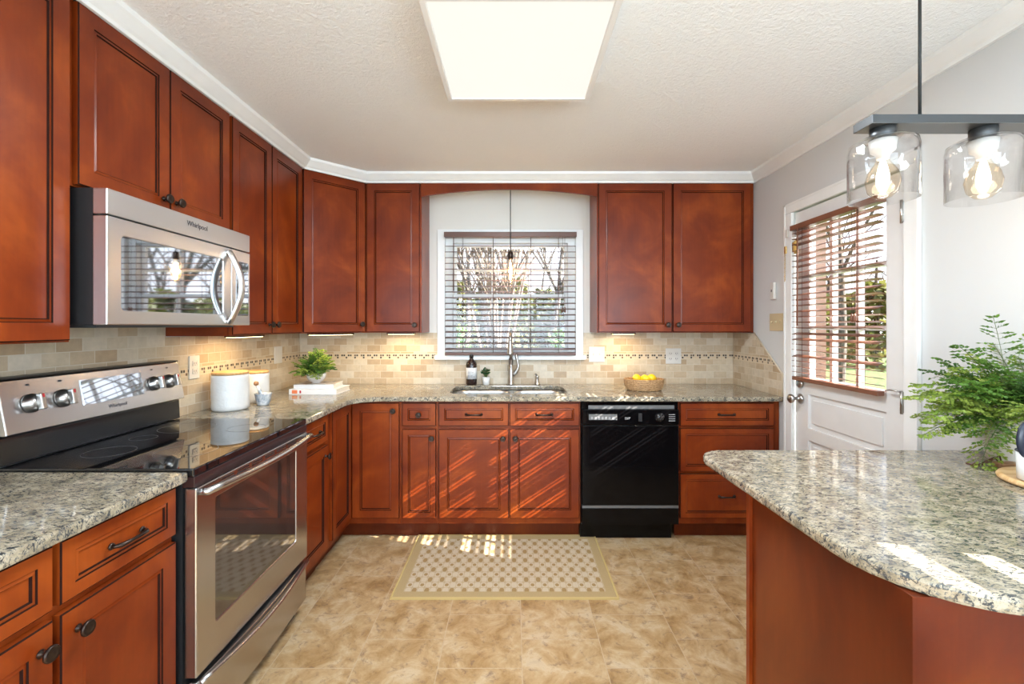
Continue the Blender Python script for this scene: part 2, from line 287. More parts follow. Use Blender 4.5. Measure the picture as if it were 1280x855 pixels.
# ------------------------------------------------------------ geometry helpers
class MB:
    def __init__(s): s.b = bmesh.new()
    def box(s, x0, y0, z0, x1, y1, z1, mi=0, bev=0.0, seg=2):
        r = bmesh.ops.create_cube(s.b, size=1)
        vs = r['verts']
        bmesh.ops.scale(s.b, vec=(abs(x1-x0), abs(y1-y0), abs(z1-z0)), verts=vs)
        bmesh.ops.translate(s.b, vec=((x0+x1)/2, (y0+y1)/2, (z0+z1)/2), verts=vs)
        fs = set(f for v in vs for f in v.link_faces)
        for f in fs: f.material_index = mi
        if bev:
            es = list(set(e for v in vs for e in v.link_edges))
            r2 = bmesh.ops.bevel(s.b, geom=es, offset=bev, segments=seg, affect='EDGES', profile=0.5)
            for f in r2['faces']: f.material_index = mi
        return s
    def tube(s, pts, r, n=10, mi=0, cap=True):
        pts = [Vector(p) for p in pts]
        rs = r if isinstance(r, (list, tuple)) else [r]*len(pts)
        rings = []; up = None
        for i, p in enumerate(pts):
            t = (pts[min(i+1, len(pts)-1)]-pts[max(i-1, 0)]).normalized()
            if up is None:
                up = Vector((0, 0, 1)) if abs(t.z) < 0.9 else Vector((1, 0, 0))
            a = t.cross(up)
            if a.length < 1e-5: a = t.cross(Vector((0.3, 1, 0.2)))
            a.normalize(); c = a.cross(t).normalized(); up = c
            rings.append([s.b.verts.new(p+(a*math.cos(2*PI*k/n)+c*math.sin(2*PI*k/n))*rs[i]) for k in range(n)])
        for i in range(len(rings)-1):
            for k in range(n):
                f = s.b.faces.new((rings[i][k], rings[i][(k+1) % n], rings[i+1][(k+1) % n], rings[i+1][k])); f.material_index = mi; f.smooth = True
        if cap:
            for q in (rings[0], rings[-1][::-1]):
                try: s.b.faces.new(q).material_index = mi
                except ValueError: pass
        return s
    def lathe(s, prof, c=(0, 0, 0), n=32, mi=0, axis='Z', closed=False, smooth=True):
        c = Vector(c); rings = []
        for r, h in prof:
            ring = []
            for k in range(n):
                a = 2*PI*k/n; x, y = r*math.cos(a), r*math.sin(a)
                v = {'Z': (x, y, h), 'Y': (x, h, y), 'X': (h, x, y)}[axis]
                ring.append(s.b.verts.new(c+Vector(v)))
            rings.append(ring)
        m = len(rings)
        for i in range(m if closed else m-1):
            A, B = rings[i], rings[(i+1) % m]
            for k in range(n):
                f = s.b.faces.new((A[k], A[(k+1) % n], B[(k+1) % n], B[k])); f.material_index = mi; f.smooth = smooth
        if not closed:
            for q in (rings[0], rings[-1]):
                try: s.b.faces.new(q).material_index = mi
                except ValueError: pass
        return s
    def prism(s, poly, z0, z1, mi=0, plane='XY'):
        def P(a, b_, c): return {'XY': (a, b_, c), 'XZ': (a, c, b_), 'YZ': (c, a, b_)}[plane]
        A = [s.b.verts.new(P(x, y, z0)) for x, y in poly]; B = [s.b.verts.new(P(x, y, z1)) for x, y in poly]
        n = len(poly)
        for q in (A, B): s.b.faces.new(q).material_index = mi
        for k in range(n): s.b.faces.new((A[k], A[(k+1) % n], B[(k+1) % n], B[k])).material_index = mi
        return s
    def holed(s, outer, holes, z0, z1, mi=0, plane='XY'):
        def P(a, b_, c): return {'XY': (a, b_, c), 'XZ': (a, c, b_), 'YZ': (c, a, b_)}[plane]
        edges = []; 
        for loop in [outer]+holes:
            vs = [s.b.verts.new(P(x, y, z0)) for x, y in loop]
            edges += [s.b.edges.new((vs[i], vs[(i+1) % len(vs)])) for i in range(len(vs))]
        r = bmesh.ops.triangle_fill(s.b, use_beauty=True, edges=edges)
        fs = [g for g in r['geom'] if isinstance(g, bmesh.types.BMFace)]
        for f in fs: f.material_index = mi
        d = Vector(P(0, 0, z1-z0))
        e = bmesh.ops.extrude_face_region(s.b, geom=fs)
        bmesh.ops.translate(s.b, vec=d, verts=[g for g in e['geom'] if isinstance(g, bmesh.types.BMVert)])
        for g in e['geom']:
            if isinstance(g, bmesh.types.BMFace): g.material_index = mi
        return s
    def quad(s, *p, mi=0):
        f = s.b.faces.new([s.b.verts.new(q) for q in p]); f.material_index = mi; return s
    def sphere(s, c, r, mi=0, sc=(1, 1, 1), n=16):
        rr = bmesh.ops.create_uvsphere(s.b, u_segments=n, v_segments=max(6, n*2//3), radius=r)
        bmesh.ops.scale(s.b, vec=sc, verts=rr['verts']); bmesh.ops.translate(s.b, vec=c, verts=rr['verts'])
        for f in set(f for v in rr['verts'] for f in v.link_faces): f.material_index = mi; f.smooth = True
        return s
    def sweep(s, prof, path, mi=0):
        # prof: (outward, z); outward is to the right of the walking direction
        path = [Vector((p[0], p[1], 0)) for p in path]; rings = []
        for i, p in enumerate(path):
            d1 = (path[i]-path[i-1]).normalized() if i > 0 else None
            d2 = (path[i+1]-path[i]).normalized() if i < len(path)-1 else None
            if d1 is None: d1 = d2
            if d2 is None: d2 = d1
            n1 = Vector((d1.y, -d1.x, 0)); n2 = Vector((d2.y, -d2.x, 0))
            m = (n1+n2).normalized(); m = m/max(0.2, m.dot(n1))
            rings.append([s.b.verts.new(p+m*o+Vector((0, 0, z))) for o, z in prof])
        k = len(prof)
        for i in range(len(rings)-1):
            for j in range(k):
                s.b.faces.new((rings[i][j], rings[i][(j+1) % k], rings[i+1][(j+1) % k], rings[i+1][j])).material_index = mi
        s.b.faces.new(rings[0]).material_index = mi; s.b.faces.new(rings[-1][::-1]).material_index = mi
        return s
    def build(s, name, mats, parent=None, bevel=0.0, smooth=False, loc=None):
        bmesh.ops.recalc_face_normals(s.b, faces=s.b.faces)
        me = bpy.data.meshes.new(name)
        if smooth:
            for f in s.b.faces: f.smooth = True
        s.b.to_mesh(me); s.b.free()
        for m in (mats if isinstance(mats, (list, tuple)) else [mats]): me.materials.append(M[m] if isinstance(m, str) else m)
        o = bpy.data.objects.new(name, me); COL.objects.link(o)
        if parent: o.parent = parent
        if loc: o.location = loc
        if bevel:
            md = o.modifiers.new('edge', 'BEVEL'); md.width = bevel; md.segments = 2; md.limit_method = 'ANGLE'; md.angle_limit = 0.7
        return o
def tag(o, label, cat, group=None, kind=None):
    o['label'] = label; o['category'] = cat
    if group: o['group'] = group
    if kind: o['kind'] = kind
    return o
def thing(name, label, cat, loc=(0, 0, 0), rz=0.0, group=None):
    o = bpy.data.objects.new(name, None); COL.objects.link(o); o.location = loc; o.rotation_euler = (0, 0, rz)
    o.empty_display_size = 0.05
    return tag(o, label, cat, group)
def struct(o, label=None):
    o['kind'] = 'structure'
    if label: o['label'] = label
    return o
def rrect(x0, y0, x1, y1, r, n=6, only=None):
    pts = []
    for i, (cx, cy, a0) in enumerate(((x1-r, y0+r, -PI/2), (x1-r, y1-r, 0), (x0+r, y1-r, PI/2), (x0+r, y0+r, PI))):
        if only is not None and i not in only:
            pts.append(((x1, y0), (x1, y1), (x0, y1), (x0, y0))[i]); continue
        for k in range(n+1):
            a = a0+PI/2*k/n; pts.append((cx+r*math.cos(a), cy+r*math.sin(a)))
    return pts
def text(name, body, size, mat, parent, loc, rot, depth=0.0003):
    c = bpy.data.curves.new(name, 'FONT'); c.body = body; c.size = size; c.extrude = depth; c.align_x = 'CENTER'; c.align_y = 'CENTER'
    c.materials.append(M[mat]); o = bpy.data.objects.new(name, c); COL.objects.link(o); o.parent = parent
    bpy.context.view_layer.update()
    me = bpy.data.meshes.new_from_object(o); bpy.data.objects.remove(o)
    o = bpy.data.objects.new(name, me); COL.objects.link(o); o.parent = parent
    o.location = loc; o.rotation_euler = rot; return o

# ------------------------------------------------------------ setting
XL, XR, YB, YR, ZC = -1.648, 1.689, 3.5, -3.0, 2.42
struct(MB().box(XL-.15, YR-.15, -.12, XR+.15, YB+.15, 0).build('floor', 'floor'))
struct(MB().box(XL-.15, YR-.15, ZC, XR+.15, YB+.15, ZC+.15).build('ceiling', 'ceiling'))
struct(MB().box(XL-.15, YR-.15, 0, XL, YB+.15, ZC).build('wall_left', 'wall'))
# back wall with sink window opening
WX0, WX1, WZ0, WZ1 = -.525, .475, 1.135, 2.03
struct(MB().holed([(XL, 0), (XR, 0), (XR, ZC), (XL, ZC)], [[(WX0, WZ0), (WX1, WZ0), (WX1, WZ1), (WX0, WZ1)]], YB, YB+.15, plane='XZ').build('wall_back', 'alcove'))
# right wall: door opening, a nearer window out of view, an opening added for fill
DY0, DY1, DZ = 1.945, 2.755, 2.045
NY0, NY1, NZ0, NZ1 = .38, .64, 1.395, 1.63
PY0, PY1 = -2.4, -.6
struct(MB().holed([(YR, 0), (DY0, 0), (DY0, DZ), (DY1, DZ), (DY1, 0), (YB+.15, 0), (YB+.15, ZC), (YR, ZC)],
                  [[(NY0, NZ0), (NY1, NZ0), (NY1, NZ1), (NY0, NZ1)], [(-1.9, .98), (-.5, .98), (-.5, 2.0), (-1.9, 2.0)]], XR, XR+.12, plane='YZ').build('wall_right', 'wall'))
struct(MB().holed([(XL, 0), (XR, 0), (XR, ZC), (XL, ZC)], [[(-1.45, .02), (1.45, .02), (1.45, 2.15), (-1.45, 2.15)]], YR-.15, YR, plane='XZ').build('wall_rear', 'wall'))
# crown
cr = [(-.004, 2.354), (.010, 2.354), (.014, 2.366), (.024, 2.374), (.044, 2.396), (.052, 2.404), (.056, 2.4195), (-.004, 2.4195)]
UF = XL+.315  # upper door faces
BF = YB-.315
struct(MB().sweep(cr, [(XL+.01, .735), (UF, .735), (UF, 2.895), (-1.03, BF), (XR-.003, BF)]).build('trim_1', 'trim'), 'white crown moulding above the upper cabinets')
struct(MB().sweep(cr, [(XR-.004, BF), (XR-.004, YR+.01)]).build('trim_2', 'trim'), 'white crown moulding along the right wall')
struct(MB().sweep(cr, [(XL+.004, YR+.01), (XL+.004, .73)]).build('trim_3', 'trim'), 'white crown moulding along the left wall')
bb = [(-.002, .002), (.014, .002), (.014, .09), (.009, .105), (-.002, .11)]
struct(MB().sweep(bb, [(XR, 1.88), (XR, 1.36)]).build('baseboard_right', 'trim'))
# backsplash
def bs_poly(o, label): struct(o, label)
bs_poly(MB().holed([(XL+.010, .9145), (XR-.010, .9145), (XR-.010, 1.3055), (.5345, 1.3055), (.5345, 1.135), (.5505, 1.135), (.5505, 1.0995), (-.6005, 1.0995), (-.6005, 1.135), (-.5845, 1.135), (-.5845, 1.3055), (XL+.010, 1.3055)], [], YB-.009, YB-.0005, plane='XZ').build('trim_4', 'tile_x'), 'travertine tile backsplash on the back wall')
t5 = MB(); t5.prism([(.55, .9145), (YB, .9145), (YB, 1.3055), (2.148, 1.3055), (2.148, 1.40), (1.392, 1.40), (1.392, 1.3055), (.55, 1.3055)], XL+.0005, XL+.009, plane='YZ')
bs_poly(t5.build('trim_5', 'tile_y'), 'travertine tile backsplash on the left wall')
t6 = MB(); t6.prism([(2.855, .9145), (YB-.010, .9145), (YB-.010, 1.3055), (3.19, 1.3055), (2.855, 1.055)], XR-.009, XR-.0005, plane='YZ')
bs_poly(t6.build('trim_6', 'tile_y'), 'travertine tile return on the right wall with slanted edge')
struct(MB().tube([(XR-.007, 2.851, .915), (XR-.007, 2.851, 1.056), (XR-.007, 3.187, 1.309)], .0055, 8).build('trim_7', plain('stone_edging', (.60, .52, .40), .5)), 'rounded stone edging of the tile return')

# ---- sink window
win = bpy.data.objects.new('window_1', None); COL.objects.link(win); win.location = (0, YB, 0); win['kind'] = 'structure'; win['label'] = 'white double hung window above the sink'
f = MB()
f.holed([(-.583, 1.118), (.533, 1.118), (.533, 2.095), (-.583, 2.095)], [[(WX0, WZ0), (WX1, WZ0), (WX1, WZ1), (WX0, WZ1)]], -.018, -.0005, plane='XZ')
f.build('window_casing', 'trim', win, bevel=.003)
MB().box(-.60, -.045, 1.100, .55, -.0005, 1.1345, bev=.004).build('window_sill', 'trim', win)
def sash(mb, x0, x1, z0, z1, y, fw, cols, rows, bw, t=.03, plane='XZ'):
    holes = []
    cw = (x1-x0-2*fw-(cols-1)*bw)/cols; rh = (z1-z0-2*fw-(rows-1)*bw)/rows
    for i in range(cols):
        for j in range(rows):
            a = x0+fw+i*(cw+bw); b_ = z0+fw+j*(rh+bw); holes.append([(a, b_), (a+cw, b_), (a+cw, b_+rh), (a, b_+rh)])
    mb.holed([(x0, z0), (x1, z0), (x1, z1), (x0, z1)], holes, y, y+t, plane=plane)
m = MB()
for a in ((WX0, WZ0, WX0+.055, WZ1), (WX1-.055, WZ0, WX1, WZ1), (WX0+.055, WZ0, WX1-.055, WZ0+.03), (WX0+.055, WZ1-.03, WX1-.055, WZ1)):
    m.box(a[0], .02, a[1], a[2], .14, a[3])
m.build('window_frame', 'trim', win)
m = MB(); sash(m, -.469, .419, 1.166, 1.60, .045, .022, 3, 2, .012); m.build('lower_sash', 'trim', win)
m = MB(); sash(m, -.469, .419, 1.585, 1.999, .080, .022, 3, 2, .012); m.build('upper_sash', 'trim', win)
MB().box(-.45, .058, 1.185, .40, .061, 1.58).build('pane', 'pane', win); MB().box(-.45, .094, 1.60, .40, .097, 1.98).build('pane', 'pane', win)

# ---- back door in the right wall
dr = bpy.data.objects.new('door_1', None); COL.objects.link(dr); dr.location = (XR, 2.35, 0); dr['kind'] = 'structure'; dr['label'] = 'white panelled back door with a window in its upper half'
def D(y): return y-2.35
m = MB()
L0, L1 = D(1.957), D(2.743)
GX0, GX1, GZ0, GZ1 = D(2.075), D(2.625), 1.055, 1.94
holes = [[(GX0, GZ0), (GX1, GZ0), (GX1, GZ1), (GX0, GZ1)]]
pan = [(.70+.07, .965), (.42, .70), (.14, .35)]
for a, b_ in pan: holes.append([(GX0, a), (GX1, a), (GX1, b_), (GX0, b_)])
m.holed([(L0, .008), (L1, .008), (L1, 2.035), (L0, 2.035)], holes, .006, .050, plane='YZ'); m.build('door_leaf', 'door', dr, bevel=.002)
m = MB()
for a, b_ in pan:
    m.box(.020, GX0-.002, a-.002, .036, GX1+.002, b_+.002)
    m.prism([(GX0+.03, a+.03), (GX1-.03, a+.03), (GX1-.03, b_-.03), (GX0+.03, b_-.03)], .012, .0215, plane='YZ')
m.build('door_panel', 'door', dr, bevel=.002)
m = MB(); sash(m, GX0, GX1, GZ0, GZ1, .012, .006, 3, 3, .022, .03, plane='YZ'); m.build('muntin', 'door', dr)
MB().box(.026, GX0+.004, GZ0+.004, .029, GX1-.004, GZ1-.004).build('pane', 'pane', dr)
m = MB()
for a, b_ in ((D(1.885), D(1.957)), (D(2.745), D(2.818))): m.box(-.018, a, .002, -.0005, b_, 2.04, bev=.004)
m.box(-.018, D(1.885), 2.0405, -.0005, D(2.818), 2.10, bev=.004); m.box(-.0215, D(1.885), .002, -.0185, D(1.897), 2.10); m.box(-.0215, D(2.806), .002, -.0185, D(2.818), 2.10); m.box(-.0215, D(1.885), 2.088, -.0185, D(2.818), 2.10)
m.build('door_casing', 'trim', dr)
m = MB(); m.lathe([(.028, .004), (.030, -.003), (.018, -.010), (.010, -.014), (.010, -.032), (.020, -.040), (.027, -.050), (.027, -.058), (.018, -.066), (0.001, -.068)], (0, D(2.69), .93), 24, axis='X'); m.build('door_knob', 'chrome', dr)
m = MB(); m.lathe([(.027, .005), (.028, -.004), (.020, -.012), (0.001, -.013)], (0, D(2.69), 1.02), 24, axis='X'); m.box(-.026, D(2.69)-.003, 1.005, -.012, D(2.69)+.003, 1.035, bev=.002); m.build('deadbolt', 'chrome', dr)
for z in (.25, 1.03, 1.85):
    m = MB(); m.box(-.0215, D(1.952), z-.045, .0055, D(1.966), z+.045, bev=.002); m.tube([(-.024, D(1.958), z-.05), (-.024, D(1.958), z+.05)], .0055, 8)
    if z == 1.03: m.tube([(-.026, D(1.962), z+.045), (-.030, D(2.01), z+.046), (-.022, D(2.045), z+.040)], .0035, 6)
    m.build('hinge', 'chrome', dr)
m = MB()
for i in range(14):
    z = 1.80-i*.0125; m.tube([(-.026+.003*math.cos(k*PI/3), D(2.795)+.005*(1 if i % 2 else .3)*math.sin(k*PI/3), z+.007*math.cos(k*PI/3)) for k in range(7)], .0012, 5)
m.box(-.028, D(2.785), 1.80, -.0185, D(2.803), 1.845, bev=.002); m.build('door_chain', 'brass', dr)
m = MB(); m.box(-.006, D(2.722), 1.79, .0055, D(2.74), 1.87, bev=.002); m.box(-.018, D(2.727), 1.80, -.006, D(2.735), 1.86); m.build('chain_keeper', 'brass', dr)
m = MB(); m.box(-.030, D(2.765), 1.895, -.0185, D(2.79), 1.945, bev=.003); m.box(-.016, D(2.72), 1.89, .0055, D(2.742), 1.945, bev=.003); m.build('door_sensor', 'white_plastic', dr)
MB().box(-.03, D(1.95), -.0005, .10, D(2.75), .006).build('threshold', 'chrome', dr)

# ---- near window (right wall, beside the table end of the room) with open shutters: lets the sun onto the peninsula
wn2 = bpy.data.objects.new('window_2', None); COL.objects.link(wn2); wn2.location = (XR, .51, 0); wn2['kind'] = 'structure'
m = MB(); m.holed([(-.19, 1.335), (.19, 1.335), (.19, 1.69), (-.19, 1.69)], [[(-.13, 1.395), (.13, 1.395), (.13, 1.63), (-.13, 1.63)]], -.018, -.0005, plane='YZ'); m.build('window_casing', 'trim', wn2)
MB().box(.100, -.129, 1.396, .103, .129, 1.629).build('pane', 'pane', wn2)
m = MB()
for i in range(3):
    z = 1.400+i*.088; m.prism([(.001, z-.002), (.071, z-.002), (.071, z+.006), (.001, z+.006)], -.129, .129, plane='XZ')
m.build('shutter_louvre', 'trim', wn2)
wn4 = bpy.data.objects.new('fill_window', None); COL.objects.link(wn4); wn4.location = (XR, -1.2, 0); wn4['kind'] = 'structure'  # unseen window, added to go with the side fill lamp
m = MB(); m.holed([(-.78, .90), (.78, .90), (.78, 2.08), (-.78, 2.08)], [[(-.70, .98), (.70, .98), (.70, 2.0), (-.70, 2.0)]], -.018, -.0005, plane='YZ'); m.build('window_casing', 'trim', wn4)
m = MB(); sash(m, -.699, .699, .981, 1.999, .05, .03, 2, 2, .03, plane='YZ'); m.build('sash', 'trim', wn4)
# glass doors behind the camera
wn3 = bpy.data.objects.new('window_3', None); COL.objects.link(wn3); wn3.location = (0, YR, 0); wn3['kind'] = 'structure'
m = MB(); sash(m, -1.449, 1.449, .021, 2.149, -.1, .05, 3, 1, .07, .05); m.build('window_frame', 'trim', wn3)

# ------------------------------------------------------------ blinds
def blind(name, label, loc, rz, w, z0, z1, pitch, depth, mat, tilt, proj, headh, tapes, wand=None, tassel=None, openat=()):
    o = thing(name, label, 'blind', loc, rz)
    m = MB(); m.box(-w/2-.006, -proj-.012, z1-headh, w/2+.006, -.0015, z1, bev=.003); m.build('headrail', mat, o)
    n = int((z1-headh-z0-.03)/pitch); m = MB()
    sth = .0026 if openat else .0042; yc = -proj/2-.004; rb_ = random.Random(12)
    for i in range(n):
        z = z0+.045+i*pitch
        tl = tilt if not openat else (.34 if i in openat else tilt+rb_.uniform(-.03, .03))
        ca, sa = math.cos(tl)*depth/2, math.sin(tl)*depth/2
        a = (yc-ca, z-sa); c = (yc+ca, z+sa); mid = (yc, z+.0022)
        for sgn, (p, q) in ((0, (a, mid)), (1, (mid, c))):
            m.prism([(p[0], p[1]), (q[0], q[1]), (q[0], q[1]+sth), (p[0], p[1]+sth)], -w/2, w/2, plane='YZ')
    m.build('slats', mat, o)
    MB().box(-w/2, yc-depth/2, z0, w/2, yc+depth/2, z0+.022, bev=.003).build('bottom_rail', mat, o)
    m = MB()
    for x in tapes:
        for yy in (yc-depth/2-.001, yc+depth/2+.001): m.tube([(x, yy, z0+.02), (x, yy, z1-headh+.002)], .0012, 5)
    m.build('ladder_cord', 'cordm', o)
    if wand:
        m = MB(); m.tube([(wand[0], -proj-.016, z1-headh), (wand[0], -proj-.018, wand[1])], [.003, .0045], 8); m.build('tilt_wand', mat, o)
    if tassel:
        m = MB()
        for dx in (-.008, .008): m.tube([(tassel[0]+dx, -proj-.016, z1-headh), (tassel[0]+dx, -proj-.016, tassel[1])], .0012, 5)
        t = m.build('lift_cord', 'cordm', o)
        m = MB()
        for dx in (-.009, .009): m.lathe([(.003, 0), (.006, -.012), (.0075, -.035), (.004, -.042)], (tassel[0]+dx, -proj-.016, tassel[1]), 10)
        m.build('tassel', mat, t)
    return o
blind('window_blind', 'dark brown horizontal slat blind over the window above the sink', (-.0245, YB-.0185, 0), 0, .985, 1.1355, 2.064, .0432, .045, 'blind', .17, .05, .038,
      (-.36, -.13, .155, .365), (-.425, 1.62), (.40, 1.50))
bpy.data.objects['window_blind']['category'] = 'blind'
blind('door_blind', 'reddish brown slat blind with tassels hung on the white door', (XR-.0005, 2.385, 0), -PI/2, .635, 1.040, 1.950, .0325, .034, 'blind_red', -.17, .038, .030,
      (-.22, .20), (-.24, 1.36), (.19, 1.42), openat=(3, 6, 7, 11, 14, 18, 22))

# ------------------------------------------------------------ cabinetry
def panel(mb, x0, z0, x1, z1, fw, t=.02, y=-.0205, flat=False):
    rings = [(0, t, 0), (0, .003, 0), (.003, 0, 1), (fw, 0, 0), (fw+.0022, .0035, 1), (fw+.0095, .0015, 0), (fw+.0125, .0065, 1), (fw+.016, .0065, 0)]  # dark rings are glaze; the outermost also paints the gap shadow
    prev = None
    for ins, d, mi in rings:
        vs = [mb.b.verts.new(p) for p in ((x0+ins, y+d, z0+ins), (x1-ins, y+d, z0+ins), (x1-ins, y+d, z1-ins), (x0+ins, y+d, z1-ins))]
        if prev:
            for k in range(4): mb.b.faces.new((prev[k], prev[(k+1) % 4], vs[(k+1) % 4], vs[k])).material_index = mi
        else: mb.b.faces.new(vs[::-1])
        prev = vs
    mb.b.faces.new(prev)
def knob(parent, x, z, y=-.0205):
    m = MB(); m.lathe([(.0085, 0), (.0095, -.002), (.005, -.005), (.0045, -.014), (.010, -.018), (.0175, -.022), (.0180, -.026), (.0145, -.030), (.0130, -.0285), (.007, -.031), (.001, -.0315)], (x, y, z), 20, axis='Y')
    return m.build('knob', 'bronze', parent)
def pull(parent, x, z, y=-.0205, w=.096):
    m = MB(); h = w/2
    pts = [(x-h, y, z), (x-h, y-.012, z), (x-h*.8, y-.021, z), (x-h*.3, y-.026, z+.001), (x+h*.3, y-.026, z+.001), (x+h*.8, y-.021, z), (x+h, y-.012, z), (x+h, y, z)]
    m.tube(pts, [.006, .005, .0062, .0048, .0048, .0062, .005, .006], 10)
    m.lathe([(.009, 0), (.009, -.003), (.005, -.005)], (x-h, y, z), 12, axis='Y'); m.lathe([(.009, 0), (.009, -.003), (.005, -.005)], (x+h, y, z), 12, axis='Y')
    return m.build('pull', 'bronze', parent)
def cabinet(name, label, loc, rz, w, z0, z1, depth, fronts, toe=0.0, open_top=False, bottom=True):
    """fronts: (kind, x0, z0, x1, z1, hardware, hx, hz)"""
    o = thing(name, label, 'cabinet', loc, rz)
    m = MB(); b0 = z0+toe
    m.box(0, 0, b0, w, .02, z1)                 # face frame
    m.box(0, .0205, b0, .018, depth, z1); m.box(w-.018, .0205, b0, w, depth, z1)
    m.box(.0185, depth-.012, b0, w-.0185, depth, z1)
    m.box(.0185, .0205, b0, w-.0185, depth-.0125, b0+.018)
    if not open_top: m.box(.0185, .0205, z1-.018, w-.0185, depth-.0125, z1)
    m.build('cabinet_body', 'wood', o)
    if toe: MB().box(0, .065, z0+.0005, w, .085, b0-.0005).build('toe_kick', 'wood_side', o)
    for kind, a, c, b_, d, hw, hx, hz in fronts:
        fw = .052 if kind == 'door' else .034
        if (d-c) > .3 and kind == 'drawer': fw = .045
        if kind == 'narrow': fw = .036
        m = MB(); panel(m, a, c, b_, d, fw); p = m.build('drawer' if kind == 'drawer' else 'door', ['wood', 'glaze_shade'], o)
        if hw == 'knob': knob(p, hx, hz)
        elif hw == 'pull': pull(p, hx, hz)
    return o
ZU0, ZU1 = 1.310, 2.358
UB = XL+.295    # upper bodies front plane
UD = .293
g = .0025
def up_left(name, label, y0, y1, z0, doors, kz=None):
    w = y1-y0; n = len(doors)
    fr = []
    for (a, b_, hx) in doors: fr.append(('door', a, z0+.006, b_, ZU1-.004, 'knob' if hx is not None else None, hx, (kz or z0+.055)))
    return cabinet(name, label, (UB, y0, 0), PI/2, w-.001, z0, ZU1, UD, fr)
up_left('upper_cabinet', 'tall cherry upper cabinet at the left edge, nearest the camera', .735, 1.388, ZU0, [(.02, .637, None)])
up_left('upper_cabinet', 'short cherry upper cabinet with two doors above the microwave', 1.389, 2.150, 1.788, [(.008, .379, .348), (.383, .753, .413)])
up_left('upper_cabinet', 'cherry two-door upper cabinet between microwave and angled corner cabinet', 2.151, 2.892, ZU0, [(.012, .362, .335), (.368, .722, .395)])
# angled corner upper
o = thing('corner_upper_cabinet', 'angled cherry corner upper cabinet above the fern on the books', 'cabinet', (UB, 2.893, 0), PI/4)
dl = math.hypot(.6-.295, .607-.295)
c45 = math.cos(PI/4)
def loc45(x, y):  # world -> local of the angled cabinet
    dx, dy = x-UB, y-2.893
    return (dx*c45+dy*c45, -dx*c45+dy*c45)
pts = [loc45(*p) for p in ((UB, 2.893), (XL+.002, 2.893), (XL+.002, YB-.002), (-1.041, YB-.002), (-1.041, BF+.02))]
flen = pts[-1][0]
m = MB(); m.prism(pts, ZU0, ZU1); m.build('cabinet_body', 'wood', o)
m = MB(); panel(m, .012, ZU0+.006, flen-.012, ZU1-.004, .052); p = m.build('door', ['wood', 'glaze_shade'], o); knob(p, flen-.042, ZU0+.06)
UY = BF+.020
cabinet('upper_cabinet', 'narrow cherry upper cabinet just left of the sink window', (-1.038, UY, 0), 0, .392, ZU0, ZU1, .293, [('door', .012, ZU0+.006, .380, ZU1-.004, 'knob', .350, ZU0+.055)])
cabinet('upper_cabinet', 'cherry two-door upper cabinet right of the sink window', (.585, UY, 0), 0, 1.100, ZU0, ZU1, .293,
        [('door', .008, ZU0+.006, .520, ZU1-.004, 'knob', .490, ZU0+.055), ('door', .530, ZU0+.006, 1.075, ZU1-.004, 'knob', .562, ZU0+.055)])
# arched valance
m = MB(); arc = []
for k in range(25):
    t = k/24; x = -.6455+1.23*t; arc.append((x, 2.262+.050*math.sin(PI*t)**.8))
m.prism(arc+[(.5845, ZU1), (-.6455, ZU1)], UY-.018, UY+.002, plane='XZ')
tag(m.build('window_valance', 'wood', bevel=.002), 'arched cherry valance board spanning above the sink window', 'valance')

ZB1 = .8835; BX = XL+.607  # base body planes
BD = .604
zd0, zd1, ze0, ze1 = .145, .706, .728, .872
def base_left(y0, y1, label, fr): return cabinet('base_cabinet', label, (BX, y0, 0), PI/2, y1-y0-.001, 0, ZB1, BD, fr, toe=.105)
base_left(.638, 1.388, 'cherry base cabinet under the granite left of the range', [
    ('drawer', .022, ze0, .374, ze1, 'pull', .198, .80), ('drawer', .390, ze0, .742, ze1, 'pull', .566, .80),
    ('door', .022, zd0, .374, zd1, 'knob', .345, .652), ('door', .390, zd0, .742, zd1, 'knob', .430, .652)])
base_left(2.162, 2.545, 'cherry base cabinet with one drawer and door right of the range', [
    ('drawer', .012, ze0, .345, ze1, 'pull', .19, .80), ('door', .012, zd0, .345, zd1, 'knob', .31, .652)])
BY = YB-.607
# corner base with folding door pair
o = thing('corner_base_cabinet', 'L-shaped cherry corner base cabinet with a two-leaf folding door', 'cabinet', (BX, BY, 0))
def lc(pts): return [(x-BX, y-BY) for x, y in pts]
m = MB(); m.prism(lc([(XL+.004, 2.546), (BX, 2.546), (BX, BY), (-.7125, BY), (-.7125, YB-.004), (XL+.004, YB-.004)]), .105, ZB1); m.build('cabinet_body', 'wood', o)
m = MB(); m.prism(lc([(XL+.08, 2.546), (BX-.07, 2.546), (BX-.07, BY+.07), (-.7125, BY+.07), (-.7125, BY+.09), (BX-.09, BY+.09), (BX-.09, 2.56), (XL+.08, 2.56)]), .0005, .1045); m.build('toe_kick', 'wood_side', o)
m = MB(); panel(m, .022, zd0, .320, .872, .050); p = m.build('door', ['wood', 'glaze_shade'], o); knob(p, .285, .825)
m = MB(); panel(m, .028, zd0, .325, .872, .050); q = m.build('door', ['wood', 'glaze_shade'], o); q.rotation_euler = (0, 0, PI/2); q.location = (0, 2.546-BY, 0)
def base_back(x0, x1, label, fr, **k): return cabinet('base_cabinet', label, (x0, BY, 0), 0, x1-x0-.001, 0, ZB1, BD, fr, toe=.105, **k)
base_back(-.712, -.4795, 'narrow cherry base cabinet with small drawer beside the sink cabinet', [('narrow', .010, zd0, .222, zd1, 'knob', .198, .652), ('drawer', .010, ze0, .222, ze1, 'knob', .116, .80)])
